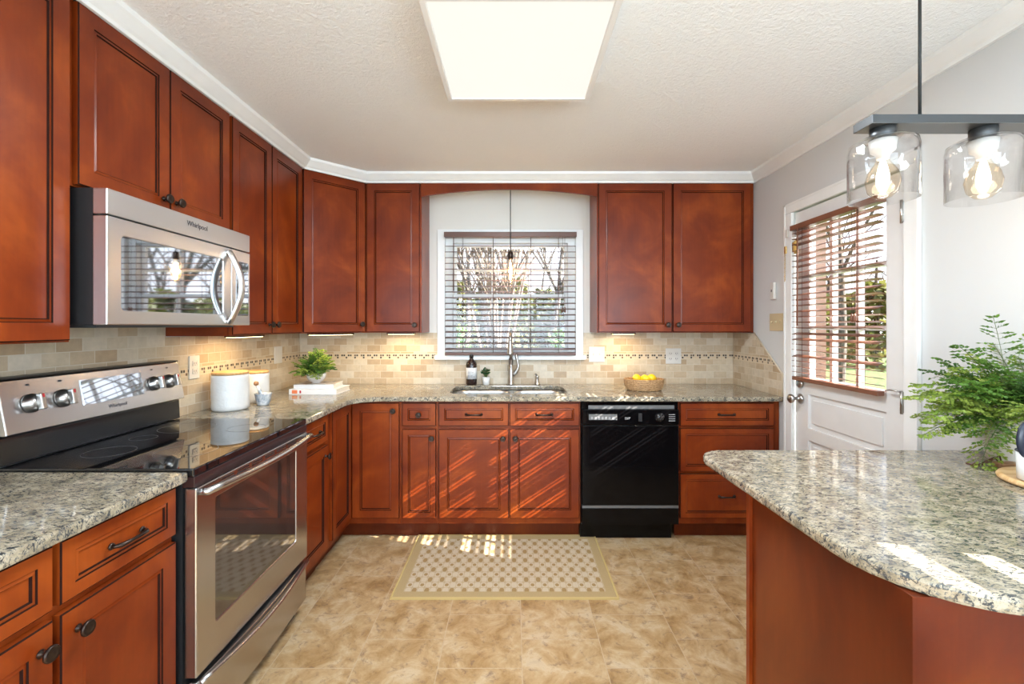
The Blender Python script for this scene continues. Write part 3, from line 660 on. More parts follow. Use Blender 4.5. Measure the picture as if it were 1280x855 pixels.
base_back(-.479, .4235, 'wide cherry base cabinet with two doors under the sink', [
    ('drawer', .008, ze0, .447, ze1, 'pull', .228, .80), ('drawer', .455, ze0, .893, ze1, 'pull', .672, .80),
    ('door', .008, zd0, .447, zd1, 'knob', .412, .652), ('door', .455, zd0, .893, zd1, 'knob', .490, .652)], open_top=True)
base_back(1.0425, 1.684, 'cherry base cabinet of three drawers right of the black dishwasher', [
    ('drawer', .008, ze0, .600, ze1, 'pull', .300, .80), ('drawer', .008, .440, .600, .712, 'pull', .300, .569), ('drawer', .008, .145, .600, .425, 'pull', .300, .285)])

# ------------------------------------------------------------ countertops
ZT = .914; ZK = .884
m = MB(); m.prism(rrect(XL+.0015, .60, -.992, 1.391, .012, only=(0,)), ZK, ZT)
tag(m.build('countertop', 'granite', bevel=.006), 'speckled granite countertop left of the range, nearest the camera', 'countertop')
cx0, cy0, r = -.99, YB-.652, .17
arc = [(cx0, cy0-r)]
for k in range(1, 8):
    a = k/8*PI/2; arc.append((cx0+r-r*math.cos(a), cy0-r+r*math.sin(a)))
arc.append((cx0+r, cy0))
outer = [(XL+.0015, 2.160), (cx0, 2.160)]+arc+[(XR-.0015, cy0), (XR-.0015, YB-.0015), (XL+.0015, YB-.0015)]
m = MB(); m.holed(outer, [rrect(-.425, 2.975, .355, 3.385, .09)], ZK, ZT)
tag(m.build('countertop', 'granite', bevel=.006), 'long L-shaped granite countertop holding the sink along the back wall', 'countertop')
pen = []
for (px, py, rr, a0) in ((.662+.22, .735+.22, .22, PI), ):
    for k in range(9): a = a0+PI/2*k/8; pen.append((px+rr*math.cos(a), py+rr*math.sin(a)))
pen += [(XR-.0015, .735), (XR-.0015, 1.64)]
for k in range(9): a = PI/2+PI/2*k/8; pen.append((.652+.09+.09*math.cos(a), 1.64-.09+.09*math.sin(a)))
m = MB(); m.prism(pen, ZK, ZT)
tag(m.build('peninsula_countertop', 'granite', bevel=.008), 'granite countertop with rounded corners on the peninsula at right', 'countertop')
o = thing('peninsula_cabinet', 'plain panelled cherry cabinet under the peninsula granite', 'cabinet', (.70, .80, 0))
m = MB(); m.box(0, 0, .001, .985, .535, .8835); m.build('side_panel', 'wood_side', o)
m = MB(); m.box(-.010, .5355, .001, .985, .553, .8835, bev=.001); m.build('end_stile', 'wood', o)

# ------------------------------------------------------------ sink, faucet, dispenser
sk = thing('sink', 'stainless steel double bowl sink set under the granite', 'sink', (-.035, 3.18, .8835))
def tub(x0, y0, x1, y1, dep, name):
    m = MB(); rings = []
    for z, ins in ((0, 0), (-.02, .002), (-dep+.03, .006), (-dep, .03)):
        rings.append([m.b.verts.new((x, y, z)) for x, y in rrect(x0+ins, y0+ins, x1-ins, y1-ins, .07, 6)])
    n = len(rings[0])
    for i in range(3):
        for k in range(n): m.b.faces.new((rings[i][k], rings[i][(k+1) % n], rings[i+1][(k+1) % n], rings[i+1][k])).smooth = True
    m.b.faces.new(rings[3])
    b = m.build(name, 'steel', sk); md = b.modifiers.new('wall', 'SOLIDIFY'); md.thickness = .0015
    m = MB(); m.lathe([(.001, .002), (.02, .002), (.022, .004), (.042, .004), (.044, .001)], ((x0+x1)/2, (y0+y1)/2, -dep+.001), 24); m.build('drain', 'chrome', b)
A = rrect(-.375, -.19, .012, .19, .07, 6); B = rrect(.036, -.19, .375, .19, .07, 6)
m = MB(); m.holed(rrect(-.41, -.23, .41, .23, .03), [A, B], -.0035, -.001); m.build('flange', 'steel', sk)
tub(-.375, -.19, .012, .19, .19, 'basin'); tub(.036, -.19, .375, .19, .19, 'basin')

fc = thing('faucet', 'brushed nickel pull-down kitchen faucet behind the sink', 'faucet', (-.020, 3.435, ZT+.0005))
m = MB(); m.lathe([(.027, 0), (.028, .006), (.021, .014), (.018, .10), (.0155, .20)], n=24)
pts = [(0, 0, .19), (0, 0, .30)]
for k in range(1, 9): a = PI*k/9; pts.append((-.004*k/8, -.085+.085*math.cos(a), .30+.095*math.sin(a)))
m.tube(pts, .0115, 14); m.build('spout', 'chrome', fc)
m = MB(); m.lathe([(.012, .345), (.014, .335), (.016, .30), (.023, .245), (.0235, .238), (.017, .236)], (-.005, -.166, 0), 20); m.build('spray_head', 'chrome', fc)
m = MB(); m.tube([(.012, 0, .075), (.030, 0, .085), (.050, -.004, .115), (.056, -.004, .15), (.048, -.004, .185), (.040, -.004, .215), (.045, -.004, .235)], [.014, .015, .013, .010, .009, .010, .007], 12); m.build('lever', 'chrome', fc)
sd = thing('soap_dispenser', 'brushed nickel soap dispenser right of the faucet', 'soap dispenser', (.178, 3.44, ZT+.0005))
m = MB(); m.lathe([(.022, 0), (.022, .005), (.014, .012), (.011, .05), (.013, .055), (.013, .068), (.006, .072)], n=20); m.build('pump_body', 'chrome', sd)
m = MB(); m.tube([(.0, 0, .066), (-.012, -.02, .080), (-.018, -.05, .078), (-.019, -.055, .070)], [.008, .008, .006, .005], 10); m.build('nozzle', 'chrome', sd)

# ------------------------------------------------------------ dishwasher
dw = thing('dishwasher', 'black dishwasher built in under the back countertop', 'dishwasher', (.4255, BY, 0))
w = .615
MB().box(.004, .0, .10, w-.004, .56, .880).build('tub_casing', 'dark', dw)
MB().box(.004, -.034, .232, w-.004, -.0005, .735, bev=.004).build('door', 'dw_black', dw)
m = MB(); m.box(.004, -.040, .739, w-.004, -.0005, .835, bev=.004); m.box(.004, -.020, .8375, w-.004, -.0005, .879, bev=.002); cp = m.build('control_panel', 'dw_black', dw)
MB().box(.045, -.0255, .836, w-.03, -.0205, .858).build('vent_louvre', 'grey', cp)
m = MB(); m.lathe([(.030, 0), (.029, -.006), (.022, -.012), (.020, -.016), (.001, -.016)], (.488, -.0403, .785), 24, axis='Y'); m.box(.485, -.062, .762, .491, -.056, .808, bev=.001); m.build('dial', 'black', cp)
MB().box(.355, -.046, .760, .378, -.0405, .812, bev=.002).build('rocker_switch', 'dark', cp)
m = MB(); m.box(.045, -.0420, .770, .222, -.0405, .806); m.build('display_strip', 'grey', cp)
m = MB()
for i in range(7): m.box(.058+i*.022, -.0428, .774, .071+i*.022, -.0421, .790)
for i in range(4): m.box(.545, -.0412, .762+i*.013, .585, -.0405, .766+i*.013)
m.box(.27, -.0412, .782, .305, -.0405, .786); m.box(.27, -.0412, .774, .30, -.0405, .777); m.build('panel_print', 'text_grey', cp)
m = MB(); m.box(.004, -.034, .112, w-.004, -.0005, .212, bev=.003); m.build('lower_panel', 'dw_black', dw)
MB().box(.006, -.030, .2135, w-.006, -.0005, .2305).build('steel_strip', 'grey', dw)
MB().box(.0, .030, .0005, w-.03, .05, .099).build('toe_kick', 'dw_black', dw)

# ------------------------------------------------------------ range
rg = thing('range', 'stainless steel electric range with black glass cooktop', 'range', (-.985, 1.396, 0), PI/2)
w = .757   # local x -> +Y, local -y -> +X
D_ = .655
MB().box(.002, .030, .06, w-.002, D_, .8945).build('oven_body', 'dark', rg)
m = MB(); m.box(-.001, -.006, .896, w+.001, D_-.055, .9215, bev=.004); ct = m.build('cooktop', 'black_glass', rg)
for (x, y, r_) in ((.20, .16, .095), (.56, .16, .075), (.19, .42, .075), (.57, .42, .105), (.385, .46, .045)):
    m = MB(); m.lathe([(r_, .0), (r_-.0012, .0), (r_-.0012, .0003), (r_, .0003)], (x, y, .9217), 48, closed=True); m.build('burner_ring', 'ringm', ct)
MB().box(.0, -.008, .862, w, .0295, .8955, bev=.002).build('front_trim', plain('dark_trim', (.03, .015, .015), .2), rg)
# door
m = MB()
m.holed([(.003, .275), (w-.003, .275), (w-.003, .860), (.003, .860)], [rrect(.095, .395, .645, .80, .008)], -.012, .026, plane='XZ')
dd = m.build('oven_door', 'steel_v', rg, bevel=.004)
MB().box(.093, -.0085, .393, .647, -.004, .802).build('oven_window', 'oven_glass', dd)
m = MB()
for i in range(6): m.box(.12+i*.09, -.0135, .838, .19+i*.09, -.0122, .842); m.box(.12+i*.09, -.0135, .846, .19+i*.09, -.0122, .850)
m.build('vent_slot', 'dark', dd)
m = MB(); pts = [(.018, -.012, .845)]
for k in range(13): t = k/12; pts.append((.018+(w-.036)*t, -.034-.030*math.sin(PI*t), .845))
pts.append((w-.018, -.012, .845))
m.tube(pts, [.010]+[.0125]*13+[.010], 12); m.build('handle', 'steel_v', dd)
m = MB()
m.prism([(.003, .012)]+[(.003+(w-.006)*k/12, -.012-.020*math.sin(PI*k/12)) for k in range(13)]+[(w-.003, .012)], .245, .262)
m.prism([(.003, .028)]+[(.003+(w-.006)*k/12, -.006-.012*math.sin(PI*k/12)) for k in range(13)]+[(w-.003, .028)], .075, .2445)
sdw = m.build('storage_drawer', 'steel_v', rg, bevel=.002)
m = MB(); m.tube([(.010+(w-.020)*k/16, -.016-.030*math.sin(PI*k/16), .254-.010*math.sin(PI*k/16)) for k in range(17)], .0095, 12); m.build('handle', 'steel_v', sdw)
MB().box(.02, .04, .0005, w-.02, .5, .0595).build('toe_base', 'dark', rg)
# backguard : profile in local (y, z)
yb = D_
prof = [(yb-.038, .922), (yb-.066, .925), (yb-.062, 1.012), (yb-.052, 1.018), (yb-.008, 1.018), (yb-.008, .922)]
m = MB(); m.prism(prof, .0, w, plane='YZ'); m.build('backguard_apron', 'black', rg, bevel=.003)
py0, pz0, py1, pz1 = yb-.088, 1.020, yb-.056, 1.188
m = MB(); m.prism([(py0, pz0), (py1, pz1), (yb-.046, 1.190), (yb-.008, 1.190), (yb-.008, 1.0185), (py0+.004, 1.0185)], .0, w, plane='YZ'); bgd = m.build('control_panel', 'steel_v', rg, bevel=.003)
MB().box(-.001, yb-.054, 1.191, w+.001, yb-.006, 1.196).build('panel_cap', 'dark', bgd)
ang = math.atan2(py1-py0, pz1-pz0)
def onp(s_, out): # s_ along the slope 0..1 ; out distance toward the viewer
    return (py0+(py1-py0)*s_-out*math.cos(ang), pz0+(pz1-pz0)*s_+out*math.sin(ang))
def slab(x0, x1, s0, s1, o0, o1, name, mat, parent):
    a, b_, c, d = onp(s0, o0), onp(s1, o0), onp(s1, o1), onp(s0, o1)
    m = MB(); m.prism([a, b_, c, d], x0, x1, plane='YZ'); return m.build(name, mat, parent)
slab(.262, .530, .30, .84, .0005, .003, 'display_glass', 'mirror_glass', bgd)
for x in (.085, .190, .592, .680):
    m = MB(); m.lathe([(.031, .0), (.031, -.006), (.027, -.010), (.025, -.026), (.001, -.027)], n=28, axis='Y'); m.box(-.0075, -.045, -.026, .0075, -.026, .026, bev=.003)
    k_ = m.build('burner_knob', 'chrome', bgd)
    y_, z_ = onp(.52, .001); k_.location = (x, y_, z_); k_.rotation_euler = (-ang, 0, 0)
    m = MB(); m.box(-.003, -.0462, .012, .003, -.0452, .024); m.build('indicator_mark', 'red', k_)
    y_, z_ = onp(.88, .0008)
    m = MB(); m.box(-.006, -.0006, -.003, .006, 0, .003); t_ = m.build('burner_icon', 'ink', bgd); t_.location = (x, y_, z_); t_.rotation_euler = (-ang, 0, 0)
y_, z_ = onp(.17, .0006); text('logo', 'Whirlpool', .020, 'ink', bgd, (.40, y_, z_), (PI/2-ang, 0, 0))

# ------------------------------------------------------------ microwave
mw = thing('microwave', 'stainless over-the-range microwave with bowed handle', 'microwave', (-1.245, 1.396, 0), PI/2)
w = .757
MB().box(.002, .045, 1.362, w-.002, .399, 1.783).build('casing', 'dark', mw)
m = MB(); m.box(0, 0, 1.703, w, .0445, 1.783, bev=.003); vt = m.build('vent_panel', 'steel', mw)
m = MB(); m.holed([(0, 1.362), (.616, 1.362), (.616, 1.699), (0, 1.699)], [rrect(.052, 1.408, .562, 1.645, .014)], 0, .0445, plane='XZ'); d1 = m.build('door', 'steel', mw, bevel=.003)
MB().box(.050, .004, 1.406, .564, .0075, 1.647).build('door_window', 'mirror_glass', d1)
m = MB(); m.box(.619, 0, 1.362, w, .0445, 1.699, bev=.003); cp = m.build('control_panel', 'steel', mw)
m = MB(); m.prism(rrect(.650, 1.405, .742, 1.650, .008), -.0015, -.0003, plane='XZ'); m.build('keypad_glass', 'mirror_glass', cp)
m = MB(); pts = [(.596, .002, 1.385)]
for k in range(15): t = k/14; pts.append((.596, -.006-.052*math.sin(PI*t), 1.372+.31*t))
pts.append((.596, .002, 1.670))
rr = []
for i in range(len(pts)): rr.append(.011)
m.tube(pts, rr, 12); bmesh.ops.scale(m.b, vec=(1.5, 1, 1), verts=m.b.verts, space=Matrix.Translation((-.596, 0, 0))); m.build('handle', 'steel', d1)
text('logo', 'Whirlpool', .028, 'ink', vt, (.40, -.0008, 1.752), (PI/2, 0, 0))
MB().box(.03, .06, 1.353, w-.03, .38, 1.3615).build('underside_grille', 'gunmetal', mw)

# ------------------------------------------------------------ ceiling light
cl = thing('ceiling_light', 'square flush fluorescent ceiling light with white frame', 'ceiling light', (.021, 1.672, ZC))
hx, hy = .310, .318
m = MB(); m.holed([(-hx, -hy), (hx, -hy), (hx, hy), (-hx, hy)], [[(-hx+.024, -hy+.024), (hx-.024, -hy+.024), (hx-.024, hy-.024), (-hx+.024, hy-.024)]], -.082, -.0005)
m.build('frame', 'trim', cl, bevel=.004)
MB().box(-hx+.0245, -hy+.0245, -.078, hx-.0245, hy-.0245, -.070).build('diffuser', 'panel', cl)
add_light('ceiling_light_glow', 'AREA', (.021, 1.672, ZC-.088), 34, (.88, .95, 1.0), .55, .55, (0, 0, -1))

# ------------------------------------------------------------ pendants
sp_ = thing('sink_pendant', 'bare filament bulb pendant on a black cord before the window', 'pendant lamp', (-.023, 3.34, 0))
m = MB(); m.lathe([(.05, ZC-.0005), (.05, ZC-.012), (.02, ZC-.022), (.004, ZC-.026)], n=24); m.build('canopy', 'bronze', sp_)
m = MB(); m.tube([(0, 0, ZC-.02), (0, 0, 1.895)], .0032, 8); m.build('cord', 'black_cord', sp_)
m = MB(); m.lathe([(.006, 1.905), (.018, 1.897), (.020, 1.885), (.020, 1.848), (.016, 1.845)], n=20); m.build('socket', 'bronze', sp_)
m = MB(); m.lathe([(.013, 1.846), (.015, 1.83), (.024, 1.79), (.026, 1.76), (.021, 1.715), (.012, 1.68), (.002, 1.672)], n=24); b1 = m.build('bulb', 'bulb_glass', sp_)
m = MB()
for a in range(5):
    a_ = a*2*PI/5; m.tube([(.004*math.cos(a_), .004*math.sin(a_), 1.82), (.009*math.cos(a_), .009*math.sin(a_), 1.76), (.004*math.cos(a_+.6), .004*math.sin(a_+.6), 1.70)], .0028, 6)
m.build('filament', 'filament', b1)
add_light('sink_pendant_glow', 'POINT', (-.023, 3.34, 1.76), 2.0, (1, .68, .36), .02)

pb = thing('linear_pendant', 'dark grey bar pendant with clear glass shades over the peninsula', 'pendant lamp', (1.0, 1.235, 0))
m = MB(); m.box(-.055, -.035, 1.893, .60, .035, 1.917, bev=.0015); m.build('bar', 'gunmetal', pb)
for x in (.100, .445):
    m = MB(); m.tube([(x, 0, 1.918), (x, 0, ZC-.001)], .0038, 8); m.lathe([(.012, 1.9175), (.012, 1.925), (.006, 1.93)], (x, 0, 0), 14); m.build('rod', 'black_cord', pb)
for x in (0, .272, .544):
    m = MB(); m.lathe([(.030, 1.8925), (.030, 1.868), (.026, 1.862)], (x, 0, 0), 24); sc_ = m.build('socket', 'gunmetal', pb)
    m = MB(); m.lathe([(.028, 1.864), (.060, 1.862), (.076, 1.852), (.079, 1.835), (.079, 1.700), (.0765, 1.700), (.0765, 1.835), (.073, 1.849), (.058, 1.859), (.028, 1.861)], (x, 0, 0), 48, closed=True); m.build('glass_shade', 'shade', pb)
    m = MB(); m.lathe([(.032, 1.8605), (.028, 1.832), (.016, 1.822), (.014, 1.81)], (x, 0, 0), 24); m.build('bulb_collar', 'white_plastic', sc_)
    m = MB(); m.lathe([(.013, 1.815), (.018, 1.80), (.034, 1.775), (.040, 1.75), (.034, 1.722), (.018, 1.706), (.002, 1.702)], (x, 0, 0), 28); bl = m.build('bulb', 'bulb_glass', pb)
    m = MB(); m.lathe([(.004, 1.812), (.010, 1.79), (.015, 1.765), (.014, 1.74), (.006, 1.722), (.001, 1.72)], (x, 0, 0), 18); m.build('filament', 'frost', bl)
    add_light('linear_pendant_glow', 'POINT', (1.0+x, 1.235, 1.66), 1.0, (1, .9, .78), .04)

# ------------------------------------------------------------ under cabinet lights
for (x, y, rz, ln, lab) in ((-1.47, 2.50, PI/2, .28, 'slim under-cabinet light beside the microwave above the canister'), (-1.24, 3.10, PI/4, .30, 'slim under-cabinet light above the fern in the corner'),
                         (-.82, 3.33, 0, .20, 'slim under-cabinet light left of the sink window'), (.80, 3.33, 0, .17, 'slim under-cabinet light right of the sink window')):
    u = thing('under_cabinet_light', lab, 'under-cabinet light', (x, y, ZU0), rz, 'under-cabinet lights')
    MB().box(-ln/2, -.03, -.012, ln/2, .03, -.0005, bev=.003).build('housing', 'bronze', u); MB().box(-ln/2+.01, -.024, -.0145, ln/2-.01, .024, -.0122).build('lens', 'uc', u)
    add_light('under_cabinet_glow', 'AREA', (x, y, ZU0-.018), 1.3, (1, .76, .42), ln, .04, (0, 0, -1)).rotation_euler = (0, 0, rz)

# ------------------------------------------------------------ outlets and switches
def plate(name, label, loc, rz, w, h, mat, kind, cat):
    o = thing(name, label, cat, loc, rz)
    MB().box(-w/2, -.006, -h/2, w/2, -.0005, h/2, bev=.002).build('cover_plate', mat, o)
    if kind == 'blank': 
        MB().box(-.002, -.0068, -.003, .002, -.0062, .003).build('screw', mat, o); return o
    n = {'single': 1, 'double': 2, 'triple': 3, 'toggle2': 2, 'duplex': 1, 'duplex2': 2, 'rocker': 1}[kind]
    for i in range(n):
        x = (i-(n-1)/2)*.046
        if kind.startswith('duplex'):
            for z in (-.020, .020):
                r_ = MB().box(x-.017, -.0085, z-.014, x+.017, -.0062, z+.014, bev=.003).build('socket', mat, o)
                MB().box(x-.008, -.0090, z-.004, x-.005, -.0086, z+.006).box(x+.005, -.0090, z-.004, x+.008, -.0086, z+.006).box(x-.002, -.009, z-.010, x+.002, -.0086, z-.007).build('slot', 'ink', r_)
        else:
            MB().box(x-.005, -.014, -.006, x+.005, -.0062, .010, bev=.002).build('toggle', mat, o)
    return o
yb_ = YB-.009
plate('light_switch', 'white double switch plate right of the sink window', (.636, yb_, 1.140), 0, .120, .118, 'white_plastic', 'toggle2', 'switch')
plate('power_outlet', 'white double outlet plate on the tiles right of the lemons', (1.222, yb_, 1.127), 0, .118, .118, 'white_plastic', 'duplex2', 'outlet')
plate('power_outlet', 'white outlet between the range panel and the canister', (XL+.009, 2.335, 1.147), PI/2, .075, .118, 'white_plastic', 'duplex', 'outlet')
plate('blank_cover_plate', 'blank almond cover plate on the left wall tiles near the corner', (XL+.009, 3.17, 1.157), PI/2, .100, .118, 'white_plastic', 'blank', 'cover plate')
plate('light_switch', 'brass coloured triple switch plate left of the door', (XR, 2.925, 1.382), -PI/2, .150, .112, 'almond', 'triple', 'switch')
o = thing('wall_thermometer', 'small white wall sensor above the triple switch plate', 'sensor', (XR, 2.95, 1.585), -PI/2)
MB().box(-.022, -.020, -.055, .022, -.0005, .055, bev=.004).build('case', 'white_plastic', o); MB().box(-.006, -.0225, -.008, .006, -.0205, .008, bev=.001).build('button', 'grey', o)

# ------------------------------------------------------------ rug
o = thing('kitchen_rug', 'flat tan kitchen rug with a hexagon weave before the sink', 'rug', (-.045, 2.606, .0005))
MB().box(-.560, -.335, 0, .560, .335, .006).build('weave', 'rug', o)
m = MB(); m.holed([(-.570, -.345), (.570, -.345), (.570, .345), (-.570, .345)], [[(-.5605, -.3355), (.5605, -.3355), (.5605, .3355), (-.5605, .3355)]], 0, .008); m.build('binding', 'rug_edge', o)

# ------------------------------------------------------------ countertop objects
def canister(loc, r, h, label, scx=1.0):
    o = thing('canister', label, 'canister', loc, .3, 'white canisters by the range')
    m = MB(); rings = [(r*.93, 0), (r, .008)]+[(r*(1+.012*math.sin(i*2.1)), .008+(h-.012)*i/10) for i in range(1, 11)]+[(r*.97, h-.002), (r*.90, h-.002)]
    m.lathe(rings, n=40)
    for v in m.b.verts:
        a = math.atan2(v.co.y, v.co.x); k_ = 1+.010*math.sin(3*a+v.co.z*20)+.006*math.sin(7*a-v.co.z*43); v.co.x *= k_; v.co.y *= k_
    m.build('jar', 'ceramic', o)
    m = MB(); m.lathe([(r*.86, h-.0015), (r*.98, h), (r*.98, h+.010), (r*.95, h+.013)], n=40); m.build('lid', 'bamboo', o)
canister((-1.513, 2.435, ZT+.0005), .088, .188, 'large white ceramic canister with wooden lid nearest the range')
canister((-1.515, 2.68, ZT+.0005), .070, .168, 'smaller white canister half hidden behind the large one')
mo = thing('mortar', 'grey and white marble mortar beside the canisters', 'mortar', (-1.405, 2.56, ZT+.0005))
m = MB(); m.lathe([(.026, 0), (.030, .004), (.036, .02), (.044, .062), (.046, .066), (.040, .066), (.034, .03), (.018, .014), (.001, .012)], n=32); m.build('bowl', 'marble', mo)
pe = thing('pestle', 'marble pestle with wooden tip leaning in the mortar', 'pestle', (-1.405, 2.56, ZT+.0005))
m = MB(); m.tube([(.006, .0, .029), (-.002, 0, .045), (-.022, 0, .082), (-.034, 0, .108)], [.013, .013, .009, .008], 14); m.build('shaft', 'marble', pe)
m = MB(); m.sphere((-.040, 0, .121), .0135, n=14); m.build('tip', 'board_dark', pe)
# books
def book(loc, rz, w, d, h, label, cov, top=None):
    o = thing('book', label, 'book', loc, rz, 'books under the fern')
    MB().box(-w/2+.004, -d/2+.004, .003, w/2-.004, d/2-.004, h-.003).build('pages', 'paper', o)
    m = MB(); m.box(-w/2, -d/2, 0, w/2, d/2, .0028); m.box(-w/2, -d/2, h-.0028, w/2, d/2, h); m.box(-w/2, -d/2, .0028, w/2, -d/2+.003, h-.0028); m.build('cover', cov, o)
    if top: MB().box(-w/2+.004, -d/2+.004, h, w/2-.004, d/2-.004, h+.0006).build('cover_picture', top, o)
    return o
b0 = book((-1.295, 3.06, ZT+.0005), -.03, .31, .23, .034, 'white hardback with orange spine print, bottom of the pair under the fern', 'cover_w')
MB().box(-.135, -.1165, .006, -.100, -.1152, .028).build('spine_print', 'orange', b0); MB().box(-.085, -.1165, .008, -.075, -.1152, .026).build('spine_print', 'red', b0)
book((-1.310, 3.075, ZT+.0350), .05, .255, .20, .026, 'pale grey book lying directly under the fern bowl', 'cover_g', 'cover_photo')

def leafquad(m, p, d, up, L, Wd, mi=0):
    d = d.normalized(); s_ = d.cross(up)
    if s_.length < 1e-4: s_ = d.cross(Vector((1, 0, 0.1)))
    s_.normalize()
    vs = [m.b.verts.new(q) for q in (p, p+d*L*.5+s_*Wd*.5, p+d*L, p+d*L*.5-s_*Wd*.5)]
    f_ = m.b.faces.new(vs); f_.material_index = mi
def frond(m, ms, p0, az, el, L, droop, npin, pl, ll, rnd, lim=None):
    p = Vector(p0); d = Vector((math.cos(az)*math.cos(el), math.sin(az)*math.cos(el), math.sin(el)))
    pts = [p.copy()]; n = npin; lit = rnd.random() < .40
    for i in range(n):
        d = (d+Vector((0, 0, -droop/n*(1+i/n)))).normalized(); p = p+d*L/n
        if lim and p.x > lim: p.x = lim-.002*rnd.random(); d.x = min(d.x, 0); 
        pts.append(p.copy())
        t = i/n
        if t < .12: continue
        side = d.cross(Vector((0, 0, 1))); side.normalize()
        length = pl*math.sin(PI*min(1, .18+t*.85))**.7*(1-t*.35)
        for sg in (-1, 1):
            pd = (side*sg+d*.55+Vector((0, 0, rnd.uniform(-.5, .4)))).normalized(); q0 = p.copy()
            k_ = max(3, int(length/ll*1.35)); q = p.copy()
            for j in range(k_):
                q = q+pd*length/k_
                if lim and q.x > lim: break
                pd = (pd+Vector((0, 0, -.05))).normalized()
                nrm = Vector((rnd.uniform(-1, 1), rnd.uniform(-1, 1), rnd.uniform(-.2, 1)))
                s2 = pd.cross(Vector((0, 0, 1))).normalized()
                for s3 in (-1, 1):
                    leafquad(m, q, (s2*s3+pd*.7), nrm, ll*(1-.4*j/k_), ll*.55, 1 if lit else 0)
            leafquad(m, q, pd, Vector((.6, .6, .6)), ll, ll*.4, 1 if lit else 0); ms.tube([q0, (q0+q)/2, q], [.0006]*3, 3, cap=False)
    ms.tube(pts, [.0010]*len(pts), 4)
def potted_fern(name, label, loc, pot, potmat, z0, fr, seed, lim=None):
    o = thing(name, label, 'potted plant', loc)
    m = MB(); m.lathe(pot, n=40); po = m.build('pot', potmat, o)
    rnd = random.Random(seed); m = MB(); ms = MB()
    for f_ in fr(rnd): frond(m, ms, (rnd.uniform(-.012, .012), rnd.uniform(-.012, .012), z0), *f_, rnd, lim)
    m.build('fronds', ['fern', 'fern_lit'], o); ms.build('stems', 'stem', o)
    r_ = [p for p in pot][-1][0]
    return o
def small_fr(rnd):
    out = []
    for i in range(70):
        az = rnd.uniform(0, 2*PI); el = rnd.uniform(.30, 1.5); out.append((az, el, rnd.uniform(.10, .175), rnd.uniform(.15, .7), 13, .034, .0125))
    return out
zc_ = ZT+.0618
potted_fern('potted_fern', 'small bright fern in a white footed bowl on two books', (-1.328, 3.07, zc_),
            [(.030, 0), (.028, .006), (.045, .014), (.058, .035), (.063, .062), (.060, .064), (.056, .045), (.001, .040)], 'ceramic_s', .060, small_fr, 3)
def big_fr(rnd):
    out = []
    for i in range(40):
        az = rnd.uniform(PI*.55, PI*1.55) if i % 3 else rnd.uniform(0, 2*PI); el = rnd.uniform(.05, 1.25)
        out.append((az, el, rnd.uniform(.19, .29), rnd.uniform(.35, 1.0), 17, .078, .0135))
    out += [(PI*1.02, .30, .28, .55, 20, .08, .016), (PI*1.05, .75, .29, .55, 20, .08, .016), (PI*.97, .02, .27, .45, 20, .08, .016), (PI*1.05, 1.05, .31, .5, 18, .07, .016), (PI*1.1, 1.35, .33, .4, 18, .07, .016), (PI*.95, .55, .31, .6, 18, .08, .016), (PI*1.12, -.25, .26, .9, 18, .07, .016)]
    return out
pr = [(.050, 0), (.055, .004)]
for i in range(30):
    z = .008+i*.0056; pr += [(.0585+.002*math.sin(i*PI), z), (.0605, z+.0028)]
pr += [(.060, .178), (.054, .178), (.050, .155), (.001, .150)]
potted_fern('potted_fern', 'large feathery fern in a ribbed white planter on the peninsula', (1.620, 1.485, ZT+.0005), pr, 'ribbed', .155, big_fr, 11, lim=.064)
# bottle and succulent by the sink
bo = thing('soap_bottle', 'dark glass bottle with a white label behind the sink', 'bottle', (-.318, 3.44, ZT+.0005))
m = MB(); m.lathe([(.034, 0), (.040, .004), (.041, .02), (.041, .150), (.036, .170), (.018, .188), (.0135, .195), (.0135, .205)], n=32); m.build('glass_body', 'bottle', bo)
m = MB(); m.lathe([(.016, .2055), (.016, .228), (.012, .232), (.001, .232)], n=24); m.build('cap', 'dark', bo)
m = MB(); m.lathe([(.0414, .045), (.0416, .045), (.0416, .130), (.0414, .130)], n=40, closed=True); lb = m.build('label_band', 'label', bo)
m = MB()
for i, (x, ww, z, hh) in enumerate(((-.024, .010, .056, .022), (-.010, .008, .056, .022), (.003, .008, .056, .022), (.016, .012, .062, .006), (.016, .012, .052, .006), (-.022, .040, .095, .003), (-.022, .030, .104, .003), (-.022, .036, .086, .003))):
    m.box(x, -.0432 if abs(x+ww/2) < .015 else -.0415, z, x+ww, -.030, z+hh)
m.build('label_print', 'text_grey', lb)
su = thing('potted_succulent', 'small leafy green plant in a pale pot beside the dark bottle', 'potted plant', (-.206, 3.43, ZT+.0005))
m = MB(); m.lathe([(.022, 0), (.025, .003), (.030, .060), (.027, .060), (.025, .050), (.001, .048)], n=28); m.build('pot', 'ceramic_s', su)
m = MB(); rnd = random.Random(5); ms = MB()
for i in range(16):
    a = rnd.uniform(0, 2*PI); rr_ = rnd.uniform(.005, .042); h = rnd.uniform(.075, .135)-rr_*.6; tip = Vector((rr_*math.cos(a), rr_*math.sin(a), h))
    ms.tube([(0, 0, .048), tuple(tip*.6+Vector((0, 0, .02))), tuple(tip)], .0016, 5)
    for k in range(8):
        b_ = rnd.uniform(0, 2*PI); leafquad(m, tip, Vector((math.cos(b_), math.sin(b_), rnd.uniform(-.3, .8))), Vector((rnd.uniform(-.5, .5), rnd.uniform(-.5, .5), 1)), .022, .016)
m.build('leaves', 'succ', su); ms.build('stems', 'stem', su)
